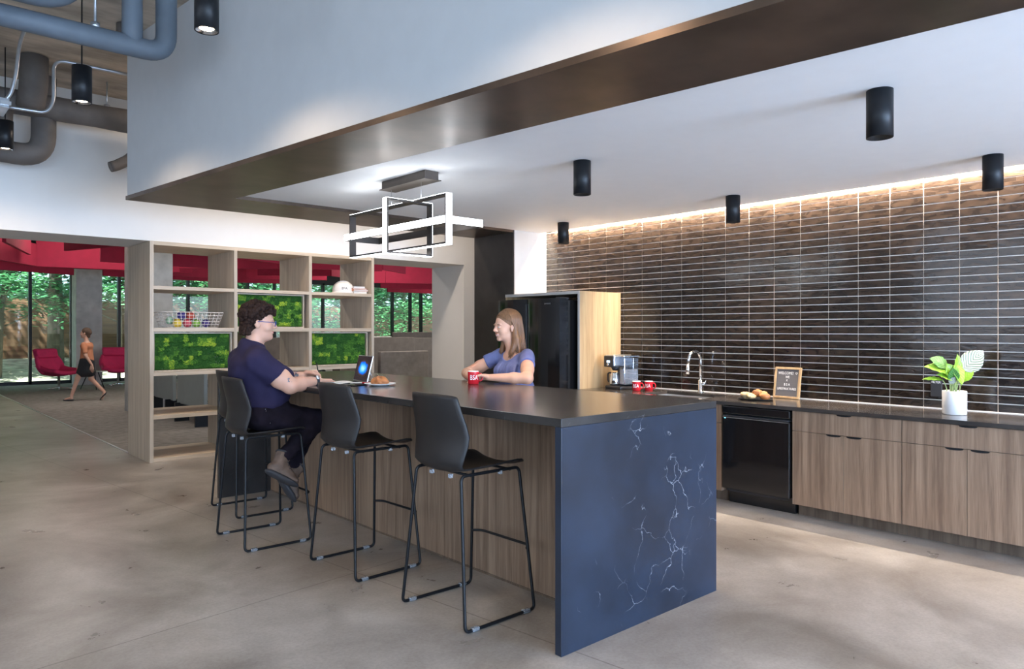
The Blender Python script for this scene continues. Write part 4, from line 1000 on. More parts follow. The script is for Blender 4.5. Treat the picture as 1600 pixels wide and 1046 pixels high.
# ------------------------------------------------------------------ mugs
def mug(loc, rz, label, group=None):
    t = thing('mug', label, 'mug', loc, rz, group)
    R, H = 0.041, 0.096
    obj('body', G().lathe([(0, 0.0005), (R-0.004, 0.0005), (R, 0.004), (R, H-0.005)], n=40), 'mugred', t)
    obj('lining', G().lathe([(R, H-0.005), (R, H-0.001), (R-0.002, H), (R-0.004, H-0.002), (R-0.004, 0.008), (0, 0.007)], n=40), 'mugw', t)
    pts = [(R-0.002, 0, H*0.78), (R+0.014, 0, H*0.80), (R+0.028, 0, H*0.66), (R+0.030, 0, H*0.45), (R+0.020, 0, H*0.26), (R-0.002, 0, H*0.20)]
    me = G().tube(bez(pts, 0.012, 4), 0.0055, n=10).mesh(); obj('handle', me, 'mugred', t)
    tm = text_mesh('BSA', 0.040, 0.0)
    for v in tm.vertices:
        a = v.co.x/R*0.92-PI/2; v.co = Vector(((R+0.0006)*math.cos(a), (R+0.0006)*math.sin(a), H*0.5+v.co.y*1.25))
    obj('lettering', tm, 'ink', t)
    return t
# text faces local -y, handle local +x
camdir = lambda x, y: math.atan2(-y, -x)
def face_cam(x, y, off=0): return camdir(x, y)+PI/2+off
mug((3.375, 4.175, IH+0.0005), face_cam(3.375, 4.175, 0.12), 'red lettered mug held by the long-haired person on the island')
mug((5.74, 4.53, CH+0.0005), face_cam(5.74, 4.53, -0.15), 'red lettered mug on the wall counter, left of the pair')
mug((5.84, 4.455, CH+0.0005), face_cam(5.84, 4.455, -0.35), 'red lettered mug on the wall counter, right of the pair, handle towards the tap')

# ------------------------------------------------------------------ coffee maker
t = thing('coffee_maker', 'black and steel coffee maker with glass carafe and water tank', 'coffee maker', (5.87, 4.80, CH+0.001), math.radians(-100))
# local: front -x... machine: width along x, depth along y (front = -y)
obj('base', G().box(-0.115, 0.125, -0.15, 0.12, 0, 0.03, 0.008), 'dk', t)
obj('brew_head', G().box(-0.12, 0.035, -0.16, 0.10, 0.225, 0.345, 0.016), 'alum', t)
obj('front_panel', G().box(-0.118, 0.033, -0.166, -0.150, 0.222, 0.338, 0.010), 'dk', t)
obj('display', G().box(-0.065, -0.02, -0.1685, -0.165, 0.268, 0.288), mat('lit_display', (0.6, 0.8, 1), 0.4, emit=(0.6, 0.8, 1.0), estr=2.2), t)
obj('dial', G().lathe([(0, 0), (0.014, 0), (0.014, 0.008), (0, 0.008)], c=(-0.045, -0.166, 0.247), M4=Matrix.Rotation(PI/2, 4, 'X')), 'chrome', t)
obj('body', G().box(-0.10, 0.03, 0.0, 0.11, 0.03, 0.225, 0.006), 'dk', t)
obj('filter_basket', G().lathe([(0.0, 0.185), (0.03, 0.185), (0.05, 0.224), (0, 0.224)], c=(-0.043, -0.07, 0)), 'dk', t)
cf = obj('carafe', G().lathe([(0.0, 0.034), (0.056, 0.034), (0.060, 0.05), (0.055, 0.11), (0.042, 0.155), (0.040, 0.165), (0.037, 0.165), (0.040, 0.15), (0.05, 0.11), (0.055, 0.05), (0, 0.038)], c=(-0.043, -0.075, 0)), 'chrome', t)
obj('carafe_handle', G().tube(bez([(-0.085, -0.085, 0.158), (-0.135, -0.095, 0.155), (-0.135, -0.095, 0.07), (-0.10, -0.088, 0.06)], 0.02), 0.008, n=8), 'dk', cf)
obj('water_tank', G().box(0.045, 0.125, -0.10, 0.10, 0.04, 0.325, 0.012), 'tank', t)
obj('tank_lid', G().box(0.04, 0.13, -0.105, 0.105, 0.325, 0.342, 0.006), 'chrome', t)
obj('water', G().box(0.05, 0.12, -0.095, 0.095, 0.046, 0.20, 0.01), 'clear', t)

# ------------------------------------------------------------------ pastries on a black plate
px_, py_ = 5.72, 3.235
t = thing('serving_plate', 'dark oval plate of pastries on the wall counter', 'plate', (px_, py_, CH+0.0005), math.radians(96))
me = G().lathe([(0, 0.0), (0.10, 0.0), (0.13, 0.008), (0.135, 0.012), (0.128, 0.012), (0.10, 0.005), (0, 0.004)], n=40).mesh(); me.transform(Matrix.Scale(1.12, 4, (1, 0, 0)) @ Matrix.Scale(0.85, 4, (0, 1, 0))); obj('dish', me, 'black', t)
def pastry(x, y, z, r, m, label, seed, sx=1.25, sz=0.62, rz=0):
    g = G().ell((0, 0, 0), (r*sx, r, r*sz), seg=28)
    for v in g.b.verts: v.co += v.co.normalized()*noise.noise(v.co*22+Vector((seed, 0, 0)))*r*0.32
    o = obj('pastry', g, m); o.location = (px_+x, py_+y, CH+0.006+z); o.rotation_euler = (0, 0, rz); tag(o, label, 'pastry')
pastry(0.0, 0.085, 0.033, 0.046, 'glaze', 'pale round pastry at the left end of the dark plate', 1, 1.1, .72, 1.2)
pastry(-0.03, 0.018, 0.026, 0.038, 'glaze', 'flat seeded pastry at the front of the dark plate', 2, 1.3, .6, .3)
pastry(0.03, -0.005, 0.055, 0.040, 'bun', 'rounded brown pastry on top of the pile on the dark plate', 3, 1.1, .8)
pastry(0.0, -0.085, 0.033, 0.042, 'bun', 'brown croissant at the right end of the dark plate', 4, 1.3, .75, .9)
pastry(0.045, -0.06, 0.050, 0.026, 'pastry', 'small golden roll behind the brown croissant', 5, 1.2, .8, .5)
pastry(0.045, 0.06, 0.030, 0.030, 'pastry', 'golden roll half hidden at the back of the dark plate', 6, 1.2, .8, .5)

# ------------------------------------------------------------------ letter board
fx, fy = 6.045, 3.125; rz = math.radians(-90)+math.radians(-5)
t = thing('letter_board', 'small wood-framed grey letter board reading WELCOME on the wall counter', 'sign', (fx, fy, CH+0.001), rz)
tilt = Matrix.Rotation(math.radians(-9), 4, 'X')
W2, H2, fr = 0.125, 0.275, 0.019
g = G(); g.box(-W2, W2, -0.011, 0.011, 0, fr, .002); g.box(-W2, W2, -0.011, 0.011, H2-fr, H2, .002); g.box(-W2, -W2+fr, -0.011, 0.011, fr, H2-fr, .002); g.box(W2-fr, W2, -0.011, 0.011, fr, H2-fr, .002)
me = g.mesh(); me.transform(tilt); obj('frame', me, 'honey', t)
me = G().box(-W2+fr, W2-fr, -0.004, 0.006, fr, H2-fr).mesh(); me.transform(tilt); obj('felt', me, 'felt', t)
for txt, z, s, x in (('WELCOME!', 0.222, 0.034, -0.018), ('WE', 0.188, 0.030, 0), ('X', 0.158, 0.026, -0.004), ('B S A', 0.122, 0.030, 0), ('LIFESTRUCTURES', 0.084, 0.0275, 0)):
    tm = text_mesh(txt, s, 0.0006); tm.transform(tilt @ Matrix.Translation((x, -0.0052, z)) @ Matrix.Rotation(PI/2, 4, 'X') @ Matrix.Scale(0.86, 4, (1, 0, 0))); obj('letters', tm, 'ink', t)
hp = [(0.0095*(16*math.sin(a)**3)/16, 0, 0.0095*(13*math.cos(a)-5*math.cos(2*a)-2*math.cos(3*a)-math.cos(4*a))/16) for a in [2*PI*k/28 for k in range(28)]]
me = G().tube(hp, 0.0016, n=6, closed=True).mesh(); me.transform(tilt @ Matrix.Translation((0.084, -0.006, 0.224))); obj('heart_outline', me, 'ink', t)
obj('easel_leg', G().tube([(0, 0.045, 0.24), (0, 0.085, 0.004)], 0.005, n=6), 'black', t)

# ------------------------------------------------------------------ plant
plx, ply = 5.80, 1.735
t = thing('potted_plant', 'leafy green houseplant in a white cylinder planter on the wall counter', 'plant', (plx, ply, CH+0.0005))
obj('planter', G().lathe([(0, 0), (0.073, 0), (0.077, 0.004), (0.077, 0.165), (0.075, 0.168), (0.071, 0.166), (0.070, 0.13), (0, 0.13)], n=48), 'pot', t)
obj('soil', G().lathe([(0, 0.148), (0.04, 0.147), (0.071, 0.143)], n=24), 'soil', t)
def lmat(name, base, vein, stripes, w_):
    m = bpy.data.materials.new(name); m.use_nodes = True; n = m.node_tree.nodes; l = m.node_tree.links; b = n['Principled BSDF']
    uv = n.new('ShaderNodeUVMap'); sp_ = n.new('ShaderNodeSeparateXYZ'); l.new(uv.outputs[0], sp_.inputs[0])
    ab = n.new('ShaderNodeMath'); ab.operation = 'ABSOLUTE'; l.new(sp_.outputs[0], ab.inputs[0])
    a = n.new('ShaderNodeMath'); a.operation = 'MULTIPLY_ADD'; a.inputs[1].default_value = -0.35; l.new(ab.outputs[0], a.inputs[0]); l.new(sp_.outputs[1], a.inputs[2])
    q = n.new('ShaderNodeMath'); q.operation = 'MULTIPLY'; q.inputs[1].default_value = stripes*6.283; l.new(a.outputs[0], q.inputs[0])
    s_ = n.new('ShaderNodeMath'); s_.operation = 'SINE'; l.new(q.outputs[0], s_.inputs[0])
    cr = n.new('ShaderNodeValToRGB'); e = cr.color_ramp.elements; e[0].position = w_; e[0].color = base+(1,); e[1].position = w_+0.12; e[1].color = vein+(1,)
    mr = n.new('ShaderNodeMapRange'); mr.inputs['From Min'].default_value = -1; l.new(s_.outputs[0], mr.inputs['Value']); l.new(mr.outputs[0], cr.inputs[0])
    l.new(cr.outputs[0], b.inputs['Base Color']); b.inputs['Roughness'].default_value = 0.35
    tr = n.new('ShaderNodeBsdfTranslucent'); l.new(cr.outputs[0], tr.inputs[0]); mx = n.new('ShaderNodeMixShader'); mx.inputs[0].default_value = 0.25
    l.new(b.outputs[0], mx.inputs[1]); l.new(tr.outputs[0], mx.inputs[2]); l.new(mx.outputs[0], n['Material Output'].inputs[0]); return m
M['pl1'] = lmat('bright_leaf', (0.20, 0.42, 0.03), (0.30, 0.52, 0.05), 6, 0.6)
M['pl2'] = lmat('deep_green_leaf', (0.07, 0.24, 0.05), (0.18, 0.36, 0.10), 6, 0.75)
M['pl3'] = lmat('silver_striped_leaf', (0.09, 0.16, 0.07), (0.66, 0.66, 0.62), 9, 0.30)
M['stem'] = mat('petiole', (0.32, 0.42, 0.16), 0.5)
def leaf(base, tip0, tip1, width, nrm, mk, cup=0.25, droop=0.15):
    """petiole from base to tip0, blade from tip0 to tip1, nrm = blade normal hint"""
    base, a, b = Vector(base), Vector(tip0), Vector(tip1); L = (b-a).length; f = (b-a).normalized(); n_ = Vector(nrm); n_ = (n_-f*n_.dot(f)).normalized(); s = f.cross(n_)
    g = G(); mid = (base+a)/2+Vector((0, 0, 0.02)); g.tube(bez([base, mid, a], 0.05, 5), 0.003, n=6); st_ = obj('stem', g, 'stem', t)
    bm = bmesh.new(); uvl = bm.loops.layers.uv.new('uv'); NU, NV = 12, 10; V = {}
    for i in range(NU+1):
        u = i/NU; wd = width*math.sin(PI*u**0.78)**0.85*0.5+0.0004
        for j in range(NV+1):
            v = j/NV*2-1
            p = a+f*L*u+s*wd*v+n_*(cup*wd*abs(v)**1.5*0.6-droop*L*u*u+0.003*math.sin(u*26+abs(v)*4)*abs(v))
            V[i, j] = bm.verts.new(p)
    for i in range(NU):
        for j in range(NV):
            fc = bm.faces.new((V[i, j], V[i+1, j], V[i+1, j+1], V[i, j+1])); fc.smooth = True
            for lp, (ii, jj) in zip(fc.loops, ((i, j), (i+1, j), (i+1, j+1), (i, j+1))): lp[uvl].uv = (jj/NV*2-1, ii/NU)
    me = bpy.data.meshes.new('leaf'); bm.to_mesh(me); bm.free(); o = obj('leaf', me, mk, t)
    md = o.modifiers.new('t', 'SOLIDIFY'); md.thickness = 0.0008
# screen-right is (0.743,-0.669); towards camera is roughly (-0.95,-0.29)
RX, TC = Vector((0.743, -0.669, 0)), Vector((-0.669, -0.743, 0))
def pp(r, z, c=0.0): return RX*r+TC*c+Vector((0, 0, z))
leaf(pp(0.01, .14), pp(0.052, .315, .0), pp(0.195, .455, .02), 0.150, TC*1.0+Vector((0, 0, .3)), 'pl3', .15, .02)
leaf(pp(-0.01, .14), pp(-0.01, .235, .03), pp(0.012, .43, .02), 0.095, TC+RX*0.4, 'pl1', .5, .02)
leaf(pp(0.005, .14), pp(-0.005, .36, .02), pp(0.015, .215, .07), 0.105, TC+RX*.3+Vector((0, 0, .4)), 'pl1', .3, .05)
leaf(pp(-0.02, .14), pp(-0.03, .30, .0), pp(-0.175, .375, .0), 0.115, Vector((0, 0, 1))+TC*.8, 'pl1', .2, .35)
leaf(pp(-0.02, .14), pp(-0.035, .34, -.02), pp(-0.155, .40, -.03), 0.105, Vector((0, 0, .8))+TC*1.2, 'pl2', .2, .05)
leaf(pp(-0.03, .14), pp(-0.05, .22, .03), pp(-0.03, .27, .06), 0.05, TC, 'pl3', .1, .02)
leaf(pp(-0.045, .14), pp(-0.09, .245, .01), pp(-0.215, .275, .0), 0.055, Vector((0, 0, 1))+TC*.5, 'pl1', .2, .25)
leaf(pp(-0.015, .14), pp(-0.035, .245, .04), pp(-0.13, .30, .03), 0.08, Vector((0, 0, 1))+TC*.6, 'pl1', .3, .2)
leaf(pp(0.03, .14), pp(0.045, .235, .02), pp(0.115, .32, .03), 0.062, TC*.8+Vector((0, 0, .8))-RX*.4, 'pl1', .3, .15)
leaf(pp(0.0, .14), pp(0.02, .25, .01), pp(0.045, .335, .0), 0.045, TC, 'pl3', .1, .02)
leaf(pp(-0.01, .14), pp(-0.015, .26, .03), pp(-0.075, .36, .05), 0.095, TC+Vector((0, 0, .5))-RX*.3, 'pl1', .3, .12)
leaf(pp(-0.02, .14), pp(-0.03, .24, .04), pp(-0.055, .33, .08), 0.075, TC-RX*.4, 'pl2', .3, .1)
leaf(pp(0.01, .14), pp(0.02, .27, -.01), pp(0.06, .39, -.03), 0.085, TC+RX*.2, 'pl2', .25, .1)
t = thing('wall_switch_plate', 'black wall plate with small white lettering behind the planter', 'switch plate', (6.13, 1.955, 1.03))
obj('plate', G().box(-0.012, 0.0, -0.04, 0.04, -0.075, 0.06, 0.004), 'dk', t)
tm = text_mesh('FILTER', 0.022, 0.0004); tm.transform(Matrix.Translation((-0.0125, 0, 0.035)) @ Matrix.Rotation(-PI/2, 4, 'Z') @ Matrix.Rotation(PI/2, 4, 'X')); obj('lettering', tm, 'ink', t)

# ------------------------------------------------------------------ things on the island
zt = IH+0.0006
t = thing('dinner_plate', 'white plate with a bun beside the tablet on the island', 'plate', (2.78, 4.50, zt))
obj('dish', G().lathe([(0, 0.0), (0.06, 0.0), (0.07, 0.006), (0.112, 0.016), (0.112, 0.019), (0.07, 0.010), (0, 0.008)], n=48), 'mugw', t)
g = G().ell((0, 0, 0), (0.062, 0.058, 0.036), seg=32)
for v in g.b.verts:
    v.co += v.co.normalized()*(0.006*math.sin(math.atan2(v.co.y, v.co.x)*5+v.co.z*80)+noise.noise(v.co*30)*0.006)
    if v.co.z < -0.018: v.co.z = -0.018
o = obj('bun', g, 'bun'); o.location = (2.78, 4.50, zt+0.0275); tag(o, 'shiny brown bun on the white plate', 'bun')
# tablet on its stand
t = thing('tablet', 'upright tablet with a lit blue picture screen on the island', 'tablet', (2.90, 4.99, zt), math.radians(-98))
tl = Matrix.Rotation(math.radians(-14), 4, 'X') @ Matrix.Rotation(0, 4, 'Z')
me = G().box(-0.14, 0.14, 0.0, 0.008, 0.002, 0.205, 0.002).mesh(); me.transform(tl); obj('casing', me, 'alum', t)
m = bpy.data.materials.new('tablet_picture'); m.use_nodes = True; n = m.node_tree.nodes; l = m.node_tree.links; b = n['Principled BSDF']
tc = n.new('ShaderNodeTexCoord'); mp = n.new('ShaderNodeMapping'); mp.inputs['Location'].default_value = (-0.5, -0.8, -3.55); mp.inputs['Scale'].default_value = (17, 0, 30); mp.inputs['Location'].default_value = (-0.5, 0, -3.5)
nz = n.new('ShaderNodeTexNoise'); nz.inputs['Scale'].default_value = 22; l.new(tc.outputs['Object'], nz.inputs[0])
v = n.new('ShaderNodeVectorMath'); v.operation = 'MULTIPLY_ADD'; v.inputs[1].default_value = (0.9, 0, 0.9); l.new(nz.outputs['Color'], v.inputs[0]); l.new(mp.outputs[0], v.inputs[2]); l.new(tc.outputs['Object'], mp.inputs[0])
ln = n.new('ShaderNodeVectorMath'); ln.operation = 'LENGTH'; l.new(v.outputs[0], ln.inputs[0])
cr = n.new('ShaderNodeValToRGB'); e = cr.color_ramp.elements; e[0].position = 0.0; e[0].color = (0.35, 0.75, 1, 1); e[1].position = 1.0; e[1].color = (0.02, 0.013, 0.015, 1)
x_ = cr.color_ramp.elements.new(0.5); x_.color = (0.01, 0.22, 0.95, 1); x_ = cr.color_ramp.elements.new(0.72); x_.color = (0.005, 0.05, 0.35, 1); x_ = cr.color_ramp.elements.new(0.80); x_.color = (0.05, 0.03, 0.025, 1)
dv = n.new('ShaderNodeMath'); dv.operation = 'MULTIPLY'; dv.inputs[1].default_value = 0.5; l.new(ln.outputs['Value'], dv.inputs[0]); l.new(dv.outputs[0], cr.inputs[0])
l.new(cr.outputs[0], b.inputs['Emission Color']); b.inputs['Emission Strength'].default_value = 1.0; b.inputs['Base Color'].default_value = (0.01, 0.01, 0.01, 1); b.inputs['Roughness'].default_value = 0.15
me = G().box(-0.135, 0.135, -0.0008, 0.0, 0.007, 0.200).mesh(); me.transform(tl); obj('screen', me, m, t)
obj('kickstand', G().tube([(-0.08, 0.035, 0.10), (-0.08, 0.085, 0.003), (0.08, 0.085, 0.003), (0.08, 0.035, 0.10)], 0.003, n=6), 'alum', t)
t = thing('notebook', 'open white notebook under the writing hands of the seated person', 'notebook', (2.62, 4.96, zt), math.radians(-62))
for s in (-1, 1):
    P = [[(s*0.15*u, -0.10+0.20*k/4, 0.004+0.010*math.sin(u*PI)**0.8) for k in range(5)] for u in [i/10 for i in range(11)]]
    obj('page', grid_shell(P, 0.002, 'p'), 'paper', t)
obj('cover', G().box(-0.155, 0.155, -0.104, 0.104, 0, 0.0025), 'dk', t)
o = obj('marker_pen', G().tube([(0, 0, 0), (0.09, 0, 0)], 0.006, n=10).tube([(0.088, 0, 0), (0.14, 0, 0)], 0.0068, n=10, mi=1), ['paper', 'mugred']); o.location = (2.71, 4.80, zt+0.0072); o.rotation_euler = (0, 0, math.radians(-40)); tag(o, 'red-capped marker pen lying right of the notebook', 'pen')
o = obj('smartphone', G().box(-0.036, 0.036, -0.074, 0.074, 0, 0.008, 0.003), 'gloss'); o.location = (2.66, 4.62, zt); o.rotation_euler = (0, 0, math.radians(-70)); tag(o, 'dark phone lying on the island left of the white plate', 'phone')

# ------------------------------------------------------------------ people
def head_parts(g, mtx, fat=0.0):
    h = SD(.016)
    h.ell((-.012, 0, .036), (.099, .078, .088)); h.ell((.030, 0, -.010), (.063, .062+fat, .088)); h.ell((.042, 0, -.066), (.044, .046+fat, .036)); h.ell((.074, 0, -.090), (.018, .020, .017))
    for s in (-1, 1):
        h.ell((.056, .036*s, -.030), (.028, .025+fat, .028)); h.ell((.084, .028*s, .026), (.012, .024, .008), k=.010)
        h.ell((-.010, .079*s, -.006), (.019, .010, .033), Matrix.Rotation(-.25, 3, 'Y'), k=.006); h.ell((-.016, .086*s, -.002), (.013, .007, .024), k=.004)
        h.ell((.099, .0115*s, -.026), .0088, k=.006); h.ell((.083, .030*s, .006), (.011, .015, .0085), k=.004)
    h.cap((.090, 0, .016), .0075, (.110, 0, -.018), .0115, k=.010)
    h.ell((.091, 0, -.0505), (.011, .023, .0055), k=.004); h.ell((.089, 0, -.0625), (.011, .020, .0065), k=.004)
    xf(h, mtx); g.p += h.p
def hand(g, wrist, f, nrm, side, curl=0.5, scale=1.0, curls=None, thumb=(0.7, 0.4), spread=0.05):
    """f: finger direction, nrm: back-of-hand normal; the thumb leaves the palm on the f x nrm * side edge"""
    f = Vector(f).normalized(); n_ = Vector(nrm); n_ = (n_-f*n_.dot(f)).normalized(); s = f.cross(n_)*side; w_ = Vector(wrist); k = scale
    for q in (-0.5, 0.0, 0.5): g.cap(w_+s*q*0.034*k+f*.008*k, .0155*k, w_+f*.083*k+s*q*0.060*k, .0125*k, k=.012)
    lens = [(.040, .025, .020), (.044, .029, .023), (.041, .027, .022), (.032, .020, .018)]
    for i in range(4):
        c = curls[i] if curls else curl*(1+0.1*i)
        off = (.030-.0205*i)
        p = w_+f*(.084-.004*abs(i-1.2))*k+s*off*k; d = (f+s*off*spread*20*.1).normalized(); nn = n_.copy(); r = (.0088-.0005*i)*k
        for j, L in enumerate(lens[i]):
            an = c*(0.8 if j == 0 else 1.0); d, nn = (d*math.cos(an)-nn*math.sin(an)).normalized(), (nn*math.cos(an)+d*math.sin(an)).normalized()
            q = p+d*L*k; g.cap(p, r, q, r*0.92, k=.0035); p = q; r *= 0.93
    p = w_+f*.022*k+s*.022*k; d = (f*thumb[0]+s*.62-n_*thumb[1]).normalized(); q = p+d*.044*k
    g.cap(p, .0145*k, q, .0112*k, k=.010); d2 = (d+f*.55-s*.25-n_*.15).normalized(); p2 = q+d2*.030*k; g.cap(q, .0108*k, p2, .0100*k, k=.004); g.cap(p2, .0098*k, p2+(d2+f*.3).normalized()*.020*k, .0085*k, k=.004)
def link(name, me, mats, parent):
    me.transform(Matrix.Translation(-parent.location)); return obj(name, me, mats, parent)
def face_spots(HM):
    q = []
    for s in (-1, 1): q += [(HM @ Vector((.091, .030*s, .0045)), (.013, .0125, .0040), 1), (HM @ Vector((.095, .028*s, .0045)), (.0075, .0068, .0040), 2), (HM @ Vector((.092, .030*s, .0090)), (.014, .0145, .0016), 4), (HM @ Vector((.094, .032*s, .029)), (.016, .0165, .0026), 4)]
    return q

# ---- person 1: seated, writing
t1 = thing('person', 'person with short curly dark hair and navy shirt seated on a bar stool, writing', 'person', (2.10, 4.98, 0))
hc = Vector((2.090, 4.965, 1.512))
HM = Matrix.Translation(hc) @ Matrix.Rotation(math.radians(-26), 4, 'Z') @ Matrix.Rotation(math.radians(4), 4, 'Y')
sk = SD(.02); head_parts(sk, HM, 0.010)
sk.cap((2.045, 4.985, 1.30), .068, (2.070, 4.972, 1.44), .060, k=.03); sk.ell((2.120, 4.955, 1.418), (.045, .05, .032), k=.03)
sk.ell((2.06, 4.98, 1.26), (.09, .14, .08), k=.05); sk.ell((2.10, 4.98, 1.05), (.13, .15, .20), k=.05); sk.ell((2.10, 4.98, .87), (.09, .13, .06), k=.05)
ER, EL = Vector((2.210, 4.735, 1.080)), Vector((2.26, 5.27, 1.10)); WR_, WL_ = Vector((2.475, 4.845, 1.100)), Vector((2.49, 5.13, 1.122))
for sh, e, w_ in (((2.02, 4.81, 1.245), ER, WR_), ((2.04, 5.15, 1.245), EL, WL_)):
    sh = Vector(sh); sk.cap(sh, .075, sh.lerp(e, .7), .068, k=.04); sk.cap(sh.lerp(e, .7), .068, e, .054); m_ = e.lerp(w_, .35); sk.cap(e, .054, m_, .050); sk.cap(m_, .050, w_, .028)
hand(sk, WR_+Vector((.016, .006, -.004)), (.93, .35, -.05), (0, .1, 1), -1, curl=.20)
hand(sk, WL_+Vector((.018, -.008, .016)), (.88, -.42, .02), (.15, .35, .9), 1, curls=[1.0, 1.1, 1.15, 1.2], thumb=(.8, .45))
for hp_, kn, an in (((2.12, 4.89, .865), (2.475, 4.86, .815), (2.215, 4.85, .545)), ((2.12, 5.08, .865), (2.49, 5.03, .81), (2.335, 4.955, .44))):
    sk.cap(hp_, .080, kn, .058); sk.cap(kn, .050, an, .028)
me = bake(sk, 0.0034, 1)
sp_ = face_spots(HM)+[(HM @ Vector((.098, 0, -.057)), (.014, .022, .008), 3)]
paint(me, sp_)
C = centers(me); mi = np.zeros(len(C), np.int32); me.polygons.foreach_get('material_index', mi)
nz1 = np.array([noise.noise((p[0]*60, p[1]*60, p[2]*60)) for p in C.tolist()])
md_ = EL.lerp(WL_, .62); mi[(np.linalg.norm(C-np.array(md_), axis=1) < .085) & (nz1 > -0.10)] = 5
q = np.array(ER+Vector((-.030, -.05, .045))); dd = C-q; mi[(np.abs(dd[:, 0]) < .016) & (np.abs(dd[:, 1]) < .04) & (np.abs(dd[:, 2]) < .014) & (nz1 > .08)] = 5
me.polygons.foreach_set('material_index', mi)
link('body', me, ['skin', 'eye', 'iris', 'lip', 'brow', 'tattoo'], t1)
g = SD(.05)
for sh, e in (((2.015, 4.815, 1.245), ER), ((2.035, 5.145, 1.245), EL)):
    sh = Vector(sh); g.cap(sh, .092, sh.lerp(e, .70), .086, k=0); g.cut(sh.lerp(e, .60), (e-sh).normalized()+Vector((0, 0, -.15)), .135)
g.ell((2.040, 4.98, 1.235), (.130, .195, .085)); g.ell((2.075, 4.98, 1.14), (.165, .190, .12)); g.ell((2.20, 4.915, 1.135), (.115, .10, .090)); g.ell((2.20, 5.050, 1.135), (.115, .10, .090))
g.ell((2.125, 4.98, 1.01), (.180, .190, .11)); g.ell((2.105, 4.98, .945), (.160, .190, .06)); g.ell((2.005, 4.98, 1.18), (.105, .17, .10)); g.ell((2.055, 4.98, 1.06), (.11, .175, .10))
g.cap((2.03, 4.98, 1.24), .105, (2.040, 4.982, 1.345), .080); g.cap((2.03, 4.84, 1.275), .060, (2.04, 4.98, 1.335), .070); g.cap((2.03, 5.12, 1.275), .060, (2.04, 4.98, 1.335), .070)
g.cut((2.04, 4.98, 1.385), (.40, 0, 1), .13)
me = bake(g, 0.0055, 2, 0.005, 0.06); link('shirt', me, 'navy', t1)
g = SD(.045)
g.ell((2.085, 4.98, .875), (.145, .188, .10)); g.ell((2.12, 4.98, .955), (.175, .183, .060)); g.ell((2.17, 4.98, .91), (.12, .16, .08))
for hp_, kn, an in (((2.08, 4.885, .862), (2.475, 4.855, .812), (2.222, 4.85, .585)), ((2.08, 5.075, .862), (2.492, 5.035, .805), (2.345, 4.96, .485))):
    kn = Vector(kn); hp_ = Vector(hp_); an = Vector(an); g.cap(hp_, .098, hp_.lerp(kn, .55), .094, k=.03); g.cap(hp_.lerp(kn, .55), .094, kn, .076, k=.02); g.cap(kn, .074, kn.lerp(an, .4), .070, k=.02); g.cap(kn.lerp(an, .4), .070, an, .050, k=.02)
tr_ = link('trousers', bake(g, 0.006, 2, 0.007, 0.05), 'jeans', t1)
g = G()
for q in range(9): g.ell((2.06+.004*q, 4.793-.0005*q, .925-.012*q), .0024, seg=6)
obj('pocket_stitching', g, 'alum', tr_, True)
def boot(ank, toe_dir, up):
    ank = Vector(ank); f = Vector(toe_dir).normalized(); u = Vector(up); u = (u-f*u.dot(f)).normalized(); s = f.cross(u); R = Matrix((f, s, u)).transposed(); L = lambda a, b, c: ank+f*a+s*b+u*c
    g = SD(.02); g.cap(L(-.010, 0, .050), .050, L(-.005, 0, -.03), .048); g.ell(L(-.02, 0, -.062), (.055, .040, .042), R); g.ell(L(.05, 0, -.064), (.075, .042, .036), R); g.ell(L(.115, 0, -.076), (.060, .046, .028), R); g.cap(L(.02, 0, -.02), .040, L(.10, 0, -.060), .032)
    g.cut(L(-.01, 0, .070), u, .09); b_ = link('boot', bake(g, .005, 1, .003, .03), 'suede', t1)
    g = SD(.02); g.ell(L(-.02, 0, -.100), (.060, .043, .021), R); g.ell(L(.110, 0, -.102), (.076, .052, .019), R); g.ell(L(.05, 0, -.100), (.078, .042, .020), R)
    me = bake(g, .0045, 1); me.transform(Matrix.Translation(-t1.location)); obj('sole', me, 'sole', b_)
    g = G()
    for k in range(5): g.tube([L(.030+.017*k, -.036, .004-.015*k), L(.047+.017*k, -.015, .016-.016*k), L(.047+.017*k, .015, .016-.016*k), L(.030+.017*k, .036, .004-.015*k)], .0036, n=6)
    g.tube([L(-.010+.052*math.cos(a), .052*math.sin(a), .062+.004*math.cos(a)) for a in [2*PI*k/24 for k in range(24)]], .006, n=8, closed=True)
    obj('laces', g, 'sole', b_, True)
boot((2.195, 4.845, .545), (.84, -.16, -.52), (.48, .25, .85))
boot((2.335, 4.955, .435), (.50, -.10, -.86), (.85, .08, .50))
random.seed(21); h = SD(.008)
h.ell((-.026, 0, .054), (.104, .088, .090)); h.ell((-.06, 0, -.015), (.056, .077, .073))
for _ in range(520):
    a = random.uniform(0, 2*PI); z = random.uniform(-.95, 1); r_ = math.sqrt(1-z*z); p = Vector((-.026+.108*r_*math.cos(a), .094*r_*math.sin(a), .054+.100*z))
    if p.x > .030 and p.z < .075: continue
    if p.x > -.012 and p.z < .028: continue
    if p.z < -.07: continue
    h.ell(p, random.uniform(.008, .017), k=.003)
for _ in range(110):
    p = Vector((random.uniform(.03, .10), random.uniform(-.066, .066), random.uniform(.065, .13))); q = math.hypot(p.x+.02, p.z-.045)
    if .098 < q < .128: h.ell(p, random.uniform(.008, .015), k=.003)
for _ in range(110):
    a = random.uniform(PI*.60, PI*1.40); p = Vector((-.02+.100*math.cos(a), .084*math.sin(a), random.uniform(-.085, -.005))); h.ell(p, random.uniform(.008, .014), k=.003)
xf(h, HM); hr = link('hair', bake(h, .0035, 0, .003, .009), 'hairA', t1)
g = G()
